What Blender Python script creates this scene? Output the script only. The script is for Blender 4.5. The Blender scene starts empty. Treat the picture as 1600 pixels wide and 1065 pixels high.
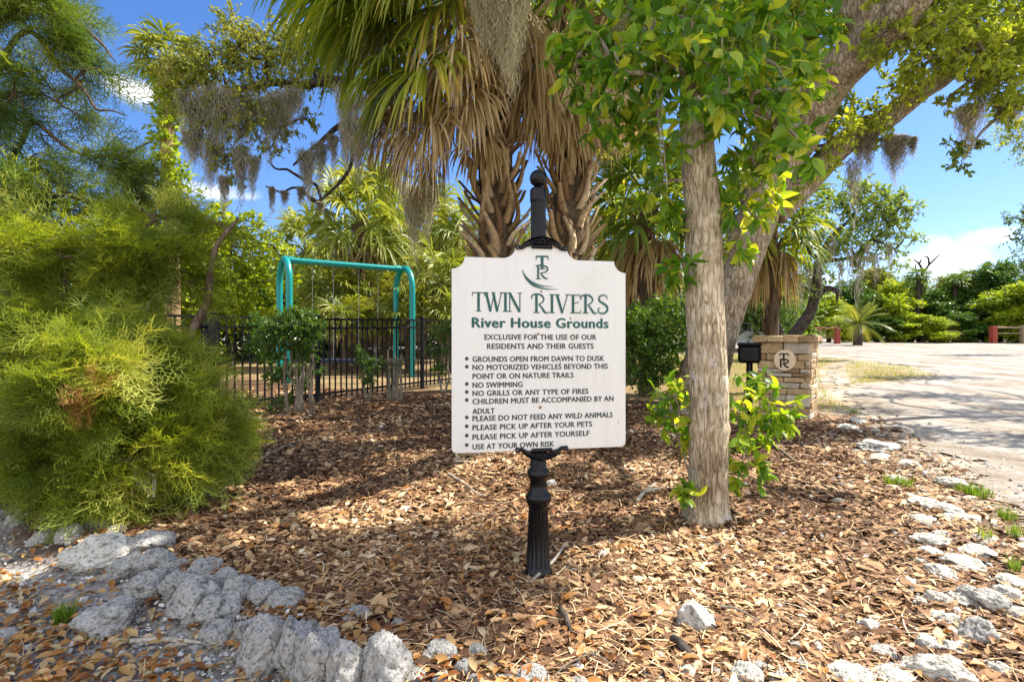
import bpy, math, random
import numpy as np
from mathutils import Vector, noise as mnoise

rng = np.random.default_rng(7)
random.seed(7)
R = math.radians
scene = bpy.context.scene
COL = scene.collection

# ------------------------------------------------------------------ camera
F, CX, CY, H = 889.0, 800.0, 532.0, 1.05
cam = bpy.data.cameras.new('camera'); camo = bpy.data.objects.new('camera', cam); COL.objects.link(camo)
camo.location = (0, 0, H); camo.rotation_euler = (R(90), 0, 0)
cam.lens = 36 * F / 1600; cam.sensor_width = 36; cam.clip_end = 3000; cam.clip_start = 0.05
scene.camera = camo
# ------------------------------------------------------------------ light
SUN_AZ, SUN_EL = R(70), R(52)
SUN = Vector((math.sin(SUN_AZ) * math.cos(SUN_EL), math.cos(SUN_AZ) * math.cos(SUN_EL), math.sin(SUN_EL)))
sl = bpy.data.lights.new('sun', 'SUN'); slo = bpy.data.objects.new('sun', sl); COL.objects.link(slo)
sl.energy = 5.0; sl.angle = R(0.5); sl.color = (1, 0.93, 0.82)
slo.rotation_euler = SUN.to_track_quat('Z', 'Y').to_euler()
world = bpy.data.worlds.new('World'); scene.world = world; world.use_nodes = True
scene.view_settings.view_transform = 'Standard'; scene.view_settings.look = 'None'
scene.view_settings.gamma = 1; scene.view_settings.use_curve_mapping = False
scene.view_settings.exposure = 1.15
wt = world.node_tree; bg = wt.nodes['Background']
sky = wt.nodes.new('ShaderNodeTexSky'); sky.sky_type = 'NISHITA'; sky.sun_disc = False
sky.sun_elevation = SUN_EL; sky.sun_rotation = SUN_AZ; sky.air_density = 1.0; sky.dust_density = 0.4; sky.ozone_density = 5.0
bg.inputs['Strength'].default_value = 0.115


def at(px, py, d):
    return Vector(((px - CX) / F * d, d, H - (py - CY) / F * d))


def world_sky():
    n, l = wt.nodes, wt.links
    tc = n.new('ShaderNodeTexCoord')
    acc = None
    nz = n.new('ShaderNodeTexNoise'); nz.inputs['Scale'].default_value = 14; nz.inputs['Detail'].default_value = 8
    mp = n.new('ShaderNodeMapping'); mp.inputs['Scale'].default_value = (1, 1, 2.2)
    l.new(tc.outputs['Generated'], mp.inputs['Vector']); l.new(mp.outputs[0], nz.inputs['Vector'])
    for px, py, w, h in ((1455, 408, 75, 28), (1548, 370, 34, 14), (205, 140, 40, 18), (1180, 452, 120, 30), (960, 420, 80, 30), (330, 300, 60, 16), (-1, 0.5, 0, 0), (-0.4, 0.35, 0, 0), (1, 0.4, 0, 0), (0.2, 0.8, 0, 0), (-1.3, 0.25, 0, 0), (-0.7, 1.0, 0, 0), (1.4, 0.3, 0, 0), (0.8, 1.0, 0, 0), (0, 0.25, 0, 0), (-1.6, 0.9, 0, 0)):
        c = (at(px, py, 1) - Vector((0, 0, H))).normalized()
        if w == 0: c = Vector((px, -1, py)).normalized(); w = h = 760     # unseen white cloud patches, added behind the camera as neutral fill light
        s = n.new('ShaderNodeVectorMath'); s.operation = 'SUBTRACT'; s.inputs[1].default_value = c
        l.new(tc.outputs['Generated'], s.inputs[0])
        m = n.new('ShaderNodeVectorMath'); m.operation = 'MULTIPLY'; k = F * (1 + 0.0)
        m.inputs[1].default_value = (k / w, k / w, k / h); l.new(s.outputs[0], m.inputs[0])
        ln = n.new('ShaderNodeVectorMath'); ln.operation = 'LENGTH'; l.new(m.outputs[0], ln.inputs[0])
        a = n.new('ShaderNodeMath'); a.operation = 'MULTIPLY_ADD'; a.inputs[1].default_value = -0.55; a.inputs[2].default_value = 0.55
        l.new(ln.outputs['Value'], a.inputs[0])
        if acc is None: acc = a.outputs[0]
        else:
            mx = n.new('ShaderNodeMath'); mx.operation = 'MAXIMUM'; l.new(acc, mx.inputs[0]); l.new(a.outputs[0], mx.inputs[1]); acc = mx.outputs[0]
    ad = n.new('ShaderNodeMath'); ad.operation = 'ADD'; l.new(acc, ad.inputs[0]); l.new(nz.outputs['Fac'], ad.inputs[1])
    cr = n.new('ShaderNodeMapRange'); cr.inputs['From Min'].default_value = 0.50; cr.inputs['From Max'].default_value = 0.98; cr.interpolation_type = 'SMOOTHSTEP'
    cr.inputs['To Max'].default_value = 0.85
    l.new(ad.outputs[0], cr.inputs['Value'])
    hs = n.new('ShaderNodeHueSaturation'); hs.inputs['Saturation'].default_value = 1.18; l.new(sky.outputs[0], hs.inputs['Color'])
    mix = n.new('ShaderNodeMix'); mix.data_type = 'RGBA'
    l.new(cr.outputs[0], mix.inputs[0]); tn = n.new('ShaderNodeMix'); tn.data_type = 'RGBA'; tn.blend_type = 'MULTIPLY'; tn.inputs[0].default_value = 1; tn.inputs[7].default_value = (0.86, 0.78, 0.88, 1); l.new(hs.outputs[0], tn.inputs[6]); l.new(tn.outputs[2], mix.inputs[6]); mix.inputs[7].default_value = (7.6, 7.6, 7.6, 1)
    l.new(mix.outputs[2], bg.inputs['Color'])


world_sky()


# ------------------------------------------------------------------ terrain helpers
def gh(x, y):
    """ground height"""
    x = np.asarray(x, float); y = np.asarray(y, float)
    z = 0.027 * np.clip(y - 9, 0, 36)
    z = z + 0.012 * np.sin(1.7 * x + 0.6 * y) * np.sin(1.3 * y - 0.4 * x + 1) + 0.006 * np.sin(5.1 * x + 2.2 * y) * np.sin(4.3 * y - 1.1 * x)
    ax, ay, bx, by = -3.1, 3.62, -0.2, 1.80
    L = math.hypot(bx - ax, by - ay); nx, ny = (by - ay) / L, -(bx - ax) / L
    s = (x - ax) * nx + (y - ay) * ny
    t = np.clip((s + 0.02) / 0.35, 0, 1); t = t * t * (3 - 2 * t)
    far = np.clip((s - 4) / 3, 0, 1)
    return z - 0.09 * t * (1 - far) * np.clip((1.6 - x) / 1.2, 0, 1)


def G(px, py):
    k = (py - CY) / F
    d = H / max(k, 1e-4)
    if d > 9: d = (H + 0.243) / (k + 0.027)
    for _ in range(3):
        x = (px - CX) / F * d
        if d < 9: d = (H - float(gh(x, d))) / k
    x = (px - CX) / F * d
    return Vector((x, d, float(gh(x, d))))


def nrm(v):
    return v / np.maximum(np.linalg.norm(v, axis=-1, keepdims=True), 1e-9)


def A(v): return np.array(v, float)


# ------------------------------------------------------------------ mesh builder
class MB:
    def __init__(self):
        self.v, self.f3, self.f4, self.r3, self.r4, self.poly, self.n = [], [], [], [], [], [], 0

    def add(self, v, f, r=0.5):
        v = np.asarray(v, float).reshape(-1, 3); f = np.asarray(f, int)
        if len(f) == 0: return
        rr = np.broadcast_to(np.asarray(r, float), (len(f),))
        (self.f3 if f.shape[1] == 3 else self.f4).append(f + self.n)
        (self.r3 if f.shape[1] == 3 else self.r4).append(rr)
        self.v.append(v); self.n += len(v)

    def addpoly(self, v, f, r=0.5):
        v = np.asarray(v, float).reshape(-1, 3)
        self.poly.append(([list(np.array(q) + self.n) for q in f], r)); self.v.append(v); self.n += len(v)

    def scatter(self, tv, tf, pos, M, sc, r=0.5):
        """template tv,tf placed at pos with 3x3 M (columns = axes) and scale"""
        N = len(pos); tv = np.asarray(tv, float); tf = np.asarray(tf, int)
        sc = np.asarray(sc, float)
        if sc.ndim == 0: sc = np.full((N, 3), float(sc))
        if sc.ndim == 1: sc = np.repeat(sc[:, None], 3, 1)
        loc = tv[None] * sc[:, None, :]
        w = np.einsum('nij,nkj->nki', M, loc) + pos[:, None, :]
        f = (tf[None] + (np.arange(N) * len(tv))[:, None, None]).reshape(-1, tf.shape[1])
        rr = np.repeat(np.broadcast_to(np.asarray(r, float), (N,)), len(tf))
        self.add(w.reshape(-1, 3), f, rr)

    def build(self, name, material, parent=None, smooth=True, loc=None, label=None):
        me = bpy.data.meshes.new(name)
        v = np.concatenate(self.v) if self.v else np.zeros((0, 3))
        if parent is not None and loc is None:
            v = v - A(parent['_o'])[None] if '_o' in parent else v
        elif loc is not None:
            v = v - A(loc)[None]
        faces, rs, tot = [], [], []
        for fl, rl, k in ((self.f3, self.r3, 3), (self.f4, self.r4, 4)):
            if fl:
                a = np.concatenate(fl); faces.append(a.ravel()); rs.append(np.concatenate(rl)); tot.append(np.full(len(a), k))
        for fs, r in self.poly:
            for q in fs:
                faces.append(np.array(q)); rs.append(np.array([r])); tot.append(np.array([len(q)]))
        fi = np.concatenate(faces); rs = np.concatenate(rs); tot = np.concatenate(tot)
        me.vertices.add(len(v)); me.vertices.foreach_set('co', v.ravel())
        me.loops.add(len(fi)); me.loops.foreach_set('vertex_index', fi)
        me.polygons.add(len(tot)); st = np.concatenate([[0], np.cumsum(tot)[:-1]])
        me.polygons.foreach_set('loop_start', st)
        me.polygons.foreach_set('use_smooth', np.full(len(tot), smooth))
        me.update(calc_edges=True)
        at_ = me.attributes.new('rnd', 'FLOAT', 'FACE'); at_.data.foreach_set('value', rs.astype(np.float32))
        if material: me.materials.append(material)
        o = bpy.data.objects.new(name, me); COL.objects.link(o)
        if parent is not None:
            o.parent = parent
            if '_o' in parent: o['_o'] = parent['_o']
        elif loc is not None: o.location = loc
        if label: o['label'] = label
        return o


def tag(o, label, cat, group=None, kind=None):
    if label: o['label'] = label
    if cat: o['category'] = cat
    if group: o['group'] = group
    if kind: o['kind'] = kind
    return o


def thing(name, label, cat, loc, group=None, rz=0):
    o = bpy.data.objects.new(name, None); COL.objects.link(o); o.location = loc; o.rotation_euler = (0, 0, rz)
    o['_o'] = [float(c) for c in loc]; o.empty_display_size = 0.1
    return tag(o, label, cat, group)


def copy_tree(o, loc, rz=0, sc=1, label=None, group=None):
    def rec(s, p):
        c = s.copy(); COL.objects.link(c); c.parent = p
        for ch in s.children: rec(ch, c)
        return c
    r = o.copy(); COL.objects.link(r); r.location = loc; r.rotation_euler = (0, 0, rz)
    r.scale = (sc, sc, sc) if not hasattr(sc, '__len__') else sc
    if label: r['label'] = label
    if group: r['group'] = group
    for ch in list(o.children): rec(ch, r)
    return r


# ------------------------------------------------------------------ materials
def ramp(nt, fac, stops, interp='LINEAR'):
    r = nt.nodes.new('ShaderNodeValToRGB'); e = r.color_ramp.elements; r.color_ramp.interpolation = interp
    while len(e) < len(stops): e.new(0.5)
    for el, (p, c) in zip(e, stops): el.position = p; el.color = (*c, 1)
    nt.links.new(fac, r.inputs[0]); return r.outputs[0]


def newmat(name):
    m = bpy.data.materials.new(name); m.use_nodes = True
    nt = m.node_tree; b = nt.nodes['Principled BSDF']
    return m, nt, b


def noise_node(nt, scale, detail=4, vec=None, rough=0.55, dist=0):
    n = nt.nodes.new('ShaderNodeTexNoise'); n.inputs['Scale'].default_value = scale; n.inputs['Detail'].default_value = detail
    n.inputs['Roughness'].default_value = rough; n.inputs['Distortion'].default_value = dist
    if vec is not None: nt.links.new(vec, n.inputs['Vector'])
    return n


def coords(nt, scale=(1, 1, 1), kind='Object'):
    tc = nt.nodes.new('ShaderNodeTexCoord'); mp = nt.nodes.new('ShaderNodeMapping'); mp.inputs['Scale'].default_value = scale
    nt.links.new(tc.outputs[kind], mp.inputs['Vector']); return mp.outputs[0]


def bump(nt, b, h, strength, dist):
    bn = nt.nodes.new('ShaderNodeBump'); bn.inputs['Strength'].default_value = strength; bn.inputs['Distance'].default_value = dist
    nt.links.new(h, bn.inputs['Height']); nt.links.new(bn.outputs[0], b.inputs['Normal'])


def mathn(nt, op, a, b=None):
    m = nt.nodes.new('ShaderNodeMath'); m.operation = op
    for i, x in enumerate((a, b)):
        if x is None: continue
        if isinstance(x, (int, float)): m.inputs[i].default_value = x
        else: nt.links.new(x, m.inputs[i])
    return m.outputs[0]


def attr(nt, name='rnd'):
    a = nt.nodes.new('ShaderNodeAttribute'); a.attribute_name = name; return a.outputs['Fac']


def mixc(nt, fac, a, b, mode='MIX'):
    m = nt.nodes.new('ShaderNodeMix'); m.data_type = 'RGBA'; m.blend_type = mode
    for i, x in ((0, fac), (6, a), (7, b)):
        if isinstance(x, (int, float)): m.inputs[i].default_value = x
        elif isinstance(x, tuple): m.inputs[i].default_value = (*x, 1)
        else: nt.links.new(x, m.inputs[i])
    return m.outputs[2]


def leaf_mat(name, stops, transl=0.45, rough=0.5, tint=(1.5, 1.35, 0.5), spec=0.4):
    m, nt, b = newmat(name)
    c = ramp(nt, attr(nt), stops)
    nt.links.new(c, b.inputs['Base Color']); b.inputs['Roughness'].default_value = rough; b.inputs['Specular IOR Level'].default_value = spec
    tr = nt.nodes.new('ShaderNodeBsdfTranslucent')
    nt.links.new(mixc(nt, 1.0, c, tint, 'MULTIPLY'), tr.inputs['Color'])
    mx = nt.nodes.new('ShaderNodeMixShader'); mx.inputs[0].default_value = transl
    nt.links.new(b.outputs[0], mx.inputs[1]); nt.links.new(tr.outputs[0], mx.inputs[2])
    nt.links.new(mx.outputs[0], nt.nodes['Material Output'].inputs['Surface'])
    return m


def rnd_mat(name, stops, rough=0.8, spec=0.3, nscale=0, namp=0.5, bmp=0):
    m, nt, b = newmat(name)
    c = ramp(nt, attr(nt), stops)
    if nscale:
        n = noise_node(nt, nscale, 5, coords(nt))
        c = mixc(nt, namp, c, ramp(nt, n.outputs['Fac'], [(0.3, (0.35, 0.35, 0.35)), (0.7, (1.2, 1.2, 1.2))]), 'MULTIPLY')
        if bmp: bump(nt, b, n.outputs['Fac'], 0.6, bmp)
    nt.links.new(c, b.inputs['Base Color']); b.inputs['Roughness'].default_value = rough; b.inputs['Specular IOR Level'].default_value = spec
    return m


def bark_mat(name, c0, c1, c2, vs=30, zs=0.22, depth=0.012, lichen=None):
    m, nt, b = newmat(name)
    co = coords(nt, (1, 1, zs))
    n1 = noise_node(nt, vs, 6, co, 0.6, 0.6); n2 = noise_node(nt, 4, 5, coords(nt))
    v = nt.nodes.new('ShaderNodeTexVoronoi'); v.feature = 'DISTANCE_TO_EDGE'; v.inputs['Scale'].default_value = vs * 0.7
    wv = nt.nodes.new('ShaderNodeMapping'); nt.links.new(co, wv.inputs[0])
    ad = nt.nodes.new('ShaderNodeVectorMath'); ad.operation = 'ADD'; nt.links.new(wv.outputs[0], ad.inputs[0])
    nd = noise_node(nt, vs * 0.6, 3, co); sc = nt.nodes.new('ShaderNodeVectorMath'); sc.operation = 'SCALE'; sc.inputs['Scale'].default_value = 0.05
    nt.links.new(nd.outputs['Color'], sc.inputs[0]); nt.links.new(sc.outputs[0], ad.inputs[1]); nt.links.new(ad.outputs[0], v.inputs['Vector'])
    ed = nt.nodes.new('ShaderNodeMapRange'); ed.inputs['From Max'].default_value = 0.22; nt.links.new(v.outputs['Distance'], ed.inputs['Value'])
    h = mathn(nt, 'ADD', mathn(nt, 'MULTIPLY', ed.outputs[0], 0.28), n1.outputs['Fac'])
    c = ramp(nt, mathn(nt, 'MULTIPLY', h, 0.80), [(0.2, c0), (0.5, c1), (0.85, c2)])
    c = mixc(nt, 0.75, c, ramp(nt, n2.outputs['Fac'], [(0.34, (0.48, 0.42, 0.34)), (0.5, (0.95, 0.93, 0.9)), (0.66, (1.25, 1.25, 1.22))]), 'MULTIPLY')
    if lichen:
        n3 = noise_node(nt, 7, 6, coords(nt), 0.7)
        f = nt.nodes.new('ShaderNodeMapRange'); f.inputs['From Min'].default_value = 0.56; f.inputs['From Max'].default_value = 0.64
        nt.links.new(n3.outputs['Fac'], f.inputs['Value']); c = mixc(nt, mathn(nt, 'MULTIPLY', f.outputs[0], 0.75), c, lichen)
    nt.links.new(c, b.inputs['Base Color']); b.inputs['Roughness'].default_value = 0.9; b.inputs['Specular IOR Level'].default_value = 0.15
    bump(nt, b, h, 1.0, depth)
    return m


def paint(name, col, rough=0.4, metal=0, spec=0.5, bs=0, bd=0.001):
    m, nt, b = newmat(name); b.inputs['Roughness'].default_value = rough; b.inputs['Metallic'].default_value = metal
    b.inputs['Specular IOR Level'].default_value = spec
    n = noise_node(nt, 9, 5, coords(nt))
    nt.links.new(mixc(nt, 0.35, (*col,), ramp(nt, n.outputs['Fac'], [(0.3, (0.7, 0.7, 0.7)), (0.7, (1.08, 1.08, 1.08))]), 'MULTIPLY'), b.inputs['Base Color'])
    if bs: bump(nt, b, noise_node(nt, bs, 4, coords(nt)).outputs['Fac'], 0.4, bd)
    return m


M = {}
M['oak_bark'] = bark_mat('oak_bark', (0.06, 0.045, 0.03), (0.34, 0.27, 0.185), (0.64, 0.55, 0.41), 26, 0.3, 0.06, (0.50, 0.49, 0.45))
M['slim_bark'] = bark_mat('slim_bark', (0.05, 0.038, 0.022), (0.46, 0.38, 0.26), (0.74, 0.67, 0.53), 52, 0.22, 0.02, (0.64, 0.61, 0.53))
M['dark_bark'] = bark_mat('dark_bark', (0.015, 0.012, 0.01), (0.05, 0.042, 0.035), (0.11, 0.09, 0.075), 12, 0.3, 0.02)
M['cedar_bark'] = bark_mat('cedar_bark', (0.03, 0.022, 0.015), (0.12, 0.09, 0.06), (0.25, 0.2, 0.15), 40, 0.15, 0.006)
M['twig'] = bark_mat('twig_bark', (0.10, 0.085, 0.06), (0.25, 0.22, 0.17), (0.42, 0.38, 0.31), 40, 0.3, 0.002)
M['slim_leaf'] = leaf_mat('broad_leaf', [(0, (0.060, 0.156, 0.017)), (0.45, (0.120, 0.264, 0.022)), (0.8, (0.252, 0.396, 0.026)), (1, (0.456, 0.504, 0.048))], 0.5, 0.38)
M['oak_leaf'] = leaf_mat('oak_leaf', [(0, (0.070, 0.126, 0.022)), (0.5, (0.182, 0.266, 0.031)), (1, (0.392, 0.462, 0.049))], 0.5, 0.5)
M['olive_leaf'] = leaf_mat('olive_leaf', [(0, (0.075, 0.105, 0.024)), (0.5, (0.180, 0.217, 0.038)), (1, (0.330, 0.345, 0.060))], 0.45, 0.5)
M['lime_leaf'] = leaf_mat('lime_leaf', [(0, (0.112, 0.200, 0.018)), (0.5, (0.275, 0.375, 0.027)), (1, (0.475, 0.537, 0.037))], 0.5, 0.5)
M['dark_leaf'] = leaf_mat('dark_leaf', [(0, (0.031, 0.081, 0.015)), (0.6, (0.075, 0.163, 0.022)), (1, (0.163, 0.263, 0.035))], 0.35, 0.4)
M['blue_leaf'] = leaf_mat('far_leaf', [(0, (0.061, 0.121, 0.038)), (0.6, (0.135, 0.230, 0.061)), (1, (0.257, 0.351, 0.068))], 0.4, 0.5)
M['cedar'] = leaf_mat('cedar_needles', [(0, (0.09, 0.14, 0.024)), (0.5, (0.22, 0.29, 0.036)), (0.9, (0.36, 0.42, 0.05)), (1, (0.46, 0.48, 0.11))], 0.5, 0.6)
M['cedar_dark'] = leaf_mat('cedar_dark_needles', [(0, (0.058, 0.111, 0.039)), (0.55, (0.143, 0.215, 0.039)), (1, (0.312, 0.364, 0.046))], 0.45, 0.6)
M['dead_needles'] = leaf_mat('dead_needles', [(0, (0.22, 0.09, 0.025)), (1, (0.48, 0.24, 0.07))], 0.3, 0.7)
M['palm_green'] = leaf_mat('palm_green', [(0, (0.054, 0.114, 0.017)), (0.5, (0.144, 0.216, 0.024)), (0.85, (0.288, 0.324, 0.030)), (1, (0.480, 0.408, 0.072))], 0.45, 0.4)
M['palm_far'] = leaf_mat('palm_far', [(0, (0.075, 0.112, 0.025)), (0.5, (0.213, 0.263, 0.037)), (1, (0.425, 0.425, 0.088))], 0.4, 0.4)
M['palm_dry'] = leaf_mat('palm_dry', [(0, (0.13, 0.085, 0.032)), (0.5, (0.35, 0.255, 0.11)), (1, (0.62, 0.51, 0.29))], 0.3, 0.6, (1.2, 0.98, 0.65))
M['palm_trunk'] = rnd_mat('palm_trunk', [(0, (0.09, 0.065, 0.04)), (1, (0.20, 0.145, 0.09))], 0.9, 0.1, 25, 0.8, 0.01)
M['boot'] = rnd_mat('palm_boot', [(0, (0.17, 0.10, 0.045)), (0.5, (0.38, 0.26, 0.135)), (1, (0.58, 0.46, 0.29))], 0.85, 0.2, 22, 0.7, 0.006)
M['moss'] = leaf_mat('moss_strand', [(0, (0.28, 0.25, 0.15)), (0.5, (0.50, 0.46, 0.30)), (1, (0.68, 0.64, 0.45))], 0.3, 0.9, (1.1, 1.0, 0.8), 0.1)
M['moss_dark'] = leaf_mat('moss_grey', [(0, (0.22, 0.205, 0.15)), (0.5, (0.42, 0.40, 0.30)), (1, (0.58, 0.56, 0.44))], 0.45, 0.9, (1.1, 1.0, 0.8), 0.1)
M['chip'] = rnd_mat('mulch_chip', [(0, (0.07, 0.036, 0.018)), (0.35, (0.19, 0.095, 0.046)), (0.65, (0.42, 0.25, 0.122)), (0.88, (0.65, 0.46, 0.255)), (1, (0.80, 0.68, 0.48))], 0.75, 0.25)
M['litter'] = leaf_mat('dry_leaf', [(0, (0.17, 0.06, 0.018)), (0.4, (0.36, 0.15, 0.03)), (0.7, (0.45, 0.29, 0.11)), (1, (0.58, 0.47, 0.28))], 0.15, 0.5, (1.2, 0.9, 0.5))
M['pebble'] = rnd_mat('pebble', [(0, (0.25, 0.25, 0.25)), (0.6, (0.5, 0.49, 0.47)), (1, (0.75, 0.74, 0.70))], 0.8, 0.3)
M['grass'] = leaf_mat('grass_blade', [(0, (0.07, 0.15, 0.01)), (0.6, (0.17, 0.29, 0.02)), (1, (0.38, 0.38, 0.08))], 0.4, 0.5)
M['black'] = paint('black_paint', (0.004, 0.004, 0.006), 0.22, 0, 0.28, 60, 0.0002)
def sign_white():
    m, nt, b = newmat('sign_white'); co = coords(nt, (14, 14, 1.2)); n = noise_node(nt, 2.2, 6, co, 0.65); n2 = noise_node(nt, 3.5, 5, coords(nt))
    c = mixc(nt, 0.3, (0.70, 0.70, 0.675), ramp(nt, n.outputs['Fac'], [(0.30, (0.80, 0.785, 0.75)), (0.52, (1, 1, 1))]), 'MULTIPLY')
    c = mixc(nt, 0.4, c, ramp(nt, n2.outputs['Fac'], [(0.32, (0.86, 0.85, 0.82)), (0.5, (1, 1, 1))]), 'MULTIPLY')
    nt.links.new(c, b.inputs['Base Color']); b.inputs['Roughness'].default_value = 0.38; return m


M['white'] = sign_white()
M['green_ink'] = paint('green_ink', (0.008, 0.085, 0.075), 0.5)
M['dark_ink'] = paint('dark_ink', (0.03, 0.05, 0.05), 0.5)
M['teal'] = paint('teal_paint', (0.0, 0.27, 0.26), 0.35)
M['fence'] = paint('fence_black', (0.005, 0.005, 0.006), 0.6, 0, 0.2)
M['navy'] = paint('navy_plastic', (0.012, 0.02, 0.05), 0.5)
M['red'] = paint('red_paint', (0.26, 0.035, 0.02), 0.7)
M['wood'] = paint('weathered_wood', (0.28, 0.21, 0.13), 0.85, 0, 0.2, 40, 0.003)
M['palegrey'] = paint('pale_grey', (0.55, 0.58, 0.62), 0.5)
M['glass'] = paint('dark_glass', (0.02, 0.025, 0.03), 0.08)
M['steel'] = paint('steel', (0.4, 0.4, 0.4), 0.35, 0.8)
M['plaque'] = paint('plaque_stone', (0.78, 0.62, 0.42), 0.7, 0, 0.3, 80, 0.001)


def stone_material():
    m, nt, b = newmat('pillar_stone')
    c = ramp(nt, attr(nt), [(0, (0.30, 0.19, 0.10)), (0.3, (0.46, 0.32, 0.17)), (0.6, (0.56, 0.42, 0.23)), (0.8, (0.46, 0.40, 0.31)), (1, (0.58, 0.53, 0.43))])
    n = noise_node(nt, 14, 7, coords(nt), 0.65)
    c = mixc(nt, 0.75, c, ramp(nt, n.outputs['Fac'], [(0.3, (0.55, 0.5, 0.45)), (0.7, (1.2, 1.2, 1.15))]), 'MULTIPLY')
    nt.links.new(c, b.inputs['Base Color']); b.inputs['Roughness'].default_value = 0.85
    bump(nt, b, n.outputs['Fac'], 0.9, 0.012); return m


M['stone'] = stone_material()


def rock_material(name='limestone', tint=(1, 1, 1), o=0.0):
    m, nt, b = newmat(name)
    co = coords(nt)
    oi = nt.nodes.new('ShaderNodeObjectInfo')
    ad = nt.nodes.new('ShaderNodeVectorMath'); ad.operation = 'ADD'; nt.links.new(co, ad.inputs[0])
    cx = nt.nodes.new('ShaderNodeCombineXYZ'); nt.links.new(mathn(nt, 'MULTIPLY', oi.outputs['Random'], 40.0), cx.inputs[0]); nt.links.new(cx.outputs[0], ad.inputs[1])
    n1 = noise_node(nt, 1.6, 8, ad.outputs[0], 0.7); n2 = noise_node(nt, 7, 9, ad.outputs[0], 0.66)
    v = nt.nodes.new('ShaderNodeTexVoronoi'); v.inputs['Scale'].default_value = 9; nt.links.new(ad.outputs[0], v.inputs['Vector'])
    c = ramp(nt, n1.outputs['Fac'], [(0.30 - o, (0.16, 0.16, 0.145)), (0.38 - o, (0.44, 0.43, 0.39)), (0.44 - o, (0.72, 0.70, 0.65)), (0.6 - o, (0.84, 0.82, 0.77))])
    c = mixc(nt, 0.7, c, ramp(nt, n2.outputs['Fac'], [(0.36 - o, (0.09, 0.085, 0.075)), (0.42 - o, (0.60, 0.59, 0.56)), (0.47 - o, (1, 1, 1)), (0.72 - o, (1.12, 1.12, 1.12))]), 'MULTIPLY')
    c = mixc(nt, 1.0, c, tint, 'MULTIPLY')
    nt.links.new(c, b.inputs['Base Color']); b.inputs['Roughness'].default_value = 0.9; b.inputs['Specular IOR Level'].default_value = 0.2
    h = mathn(nt, 'ADD', n2.outputs['Fac'], mathn(nt, 'MULTIPLY', v.outputs['Distance'], 0.5))
    bump(nt, b, h, 0.7, 0.035); return m


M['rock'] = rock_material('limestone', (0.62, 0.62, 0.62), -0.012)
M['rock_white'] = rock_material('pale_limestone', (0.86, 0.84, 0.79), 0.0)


# ------------------------------------------------------------------ shape helpers
def smooth(pts, k=6):
    p = [A(q) for q in pts]; p = [2 * p[0] - p[1]] + p + [2 * p[-1] - p[-2]]
    out = []
    for i in range(1, len(p) - 2):
        for j in range(k):
            t = j / k
            out.append(0.5 * ((2 * p[i]) + (-p[i - 1] + p[i + 1]) * t + (2 * p[i - 1] - 5 * p[i] + 4 * p[i + 1] - p[i + 2]) * t * t + (-p[i - 1] + 3 * p[i] - 3 * p[i + 1] + p[i + 2]) * t ** 3))
    out.append(p[-2]); return np.array(out)


def tube(mb, pts, rads, n=8, r=0.5, jit=0.0, cap=True, flute=None):
    pts = np.asarray(pts, float); K = len(pts)
    rads = np.interp(np.linspace(0, 1, K), np.linspace(0, 1, len(np.atleast_1d(rads))), np.atleast_1d(rads))
    T = nrm(np.gradient(pts, axis=0))
    u = np.cross(T[0], [0, 0, 1.0]);
    if np.linalg.norm(u) < 1e-3: u = np.array([1.0, 0, 0])
    u = u / np.linalg.norm(u); U = []
    for i in range(K):
        u = u - T[i] * np.dot(u, T[i]); u = u / np.linalg.norm(u); U.append(u)
    U = np.array(U); V = np.cross(T, U)
    a = np.linspace(0, 2 * math.pi, n, endpoint=False)
    rr = rads[:, None] * np.ones(n)[None]
    if jit:
        ph = rng.uniform(0, 6.28, 6)
        s = np.linspace(0, K * 0.35, K)[:, None]
        rr = rr * (1 + jit * (np.sin(2 * a[None] + ph[0] + 0.3 * s) * 0.5 + np.sin(3 * a[None] + ph[1] - 0.5 * s) * 0.4 + np.sin(5 * a[None] + ph[2] + s) * 0.3) + jit * 0.5 * rng.normal(size=(K, n)) * 0.3)
    if flute: rr = rr * (1 + flute[1] * np.cos(flute[0] * a)[None])
    v = pts[:, None, :] + rr[..., None] * (np.cos(a)[None, :, None] * U[:, None, :] + np.sin(a)[None, :, None] * V[:, None, :])
    i = np.arange(K - 1)[:, None]; j = np.arange(n)[None]; j2 = (j + 1) % n
    f = np.stack([i * n + j, i * n + j2, (i + 1) * n + j2, (i + 1) * n + j], -1).reshape(-1, 4)
    vv = v.reshape(-1, 3)
    mb.add(vv, f, r)
    if cap:
        for idx in (0, K - 1):
            c = np.concatenate([v[idx], pts[idx][None]]); ff = np.stack([np.arange(n), (np.arange(n) + 1) % n, np.full(n, n)], -1)
            mb.add(c, ff if idx else ff[:, ::-1], r)


def lathe(mb, prof, center, n=32, flutes=None, r=0.5):
    """prof: list of (radius,z[,fluteamp])"""
    cx, cy, cz = center
    a = np.linspace(0, 2 * math.pi, n, endpoint=False); rows = []
    for p in prof:
        rad = p[0] * np.ones(n)
        if flutes and len(p) > 2: rad = rad * (1 - p[2] * (0.5 + 0.5 * np.cos(flutes * a)))
        rows.append(np.stack([cx + rad * np.cos(a), cy + rad * np.sin(a), np.full(n, cz + p[1])], -1))
    v = np.array(rows); K = len(prof)
    i = np.arange(K - 1)[:, None]; j = np.arange(n)[None]; j2 = (j + 1) % n
    f = np.stack([i * n + j, i * n + j2, (i + 1) * n + j2, (i + 1) * n + j], -1).reshape(-1, 4)
    mb.add(v.reshape(-1, 3), f, r)


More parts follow.
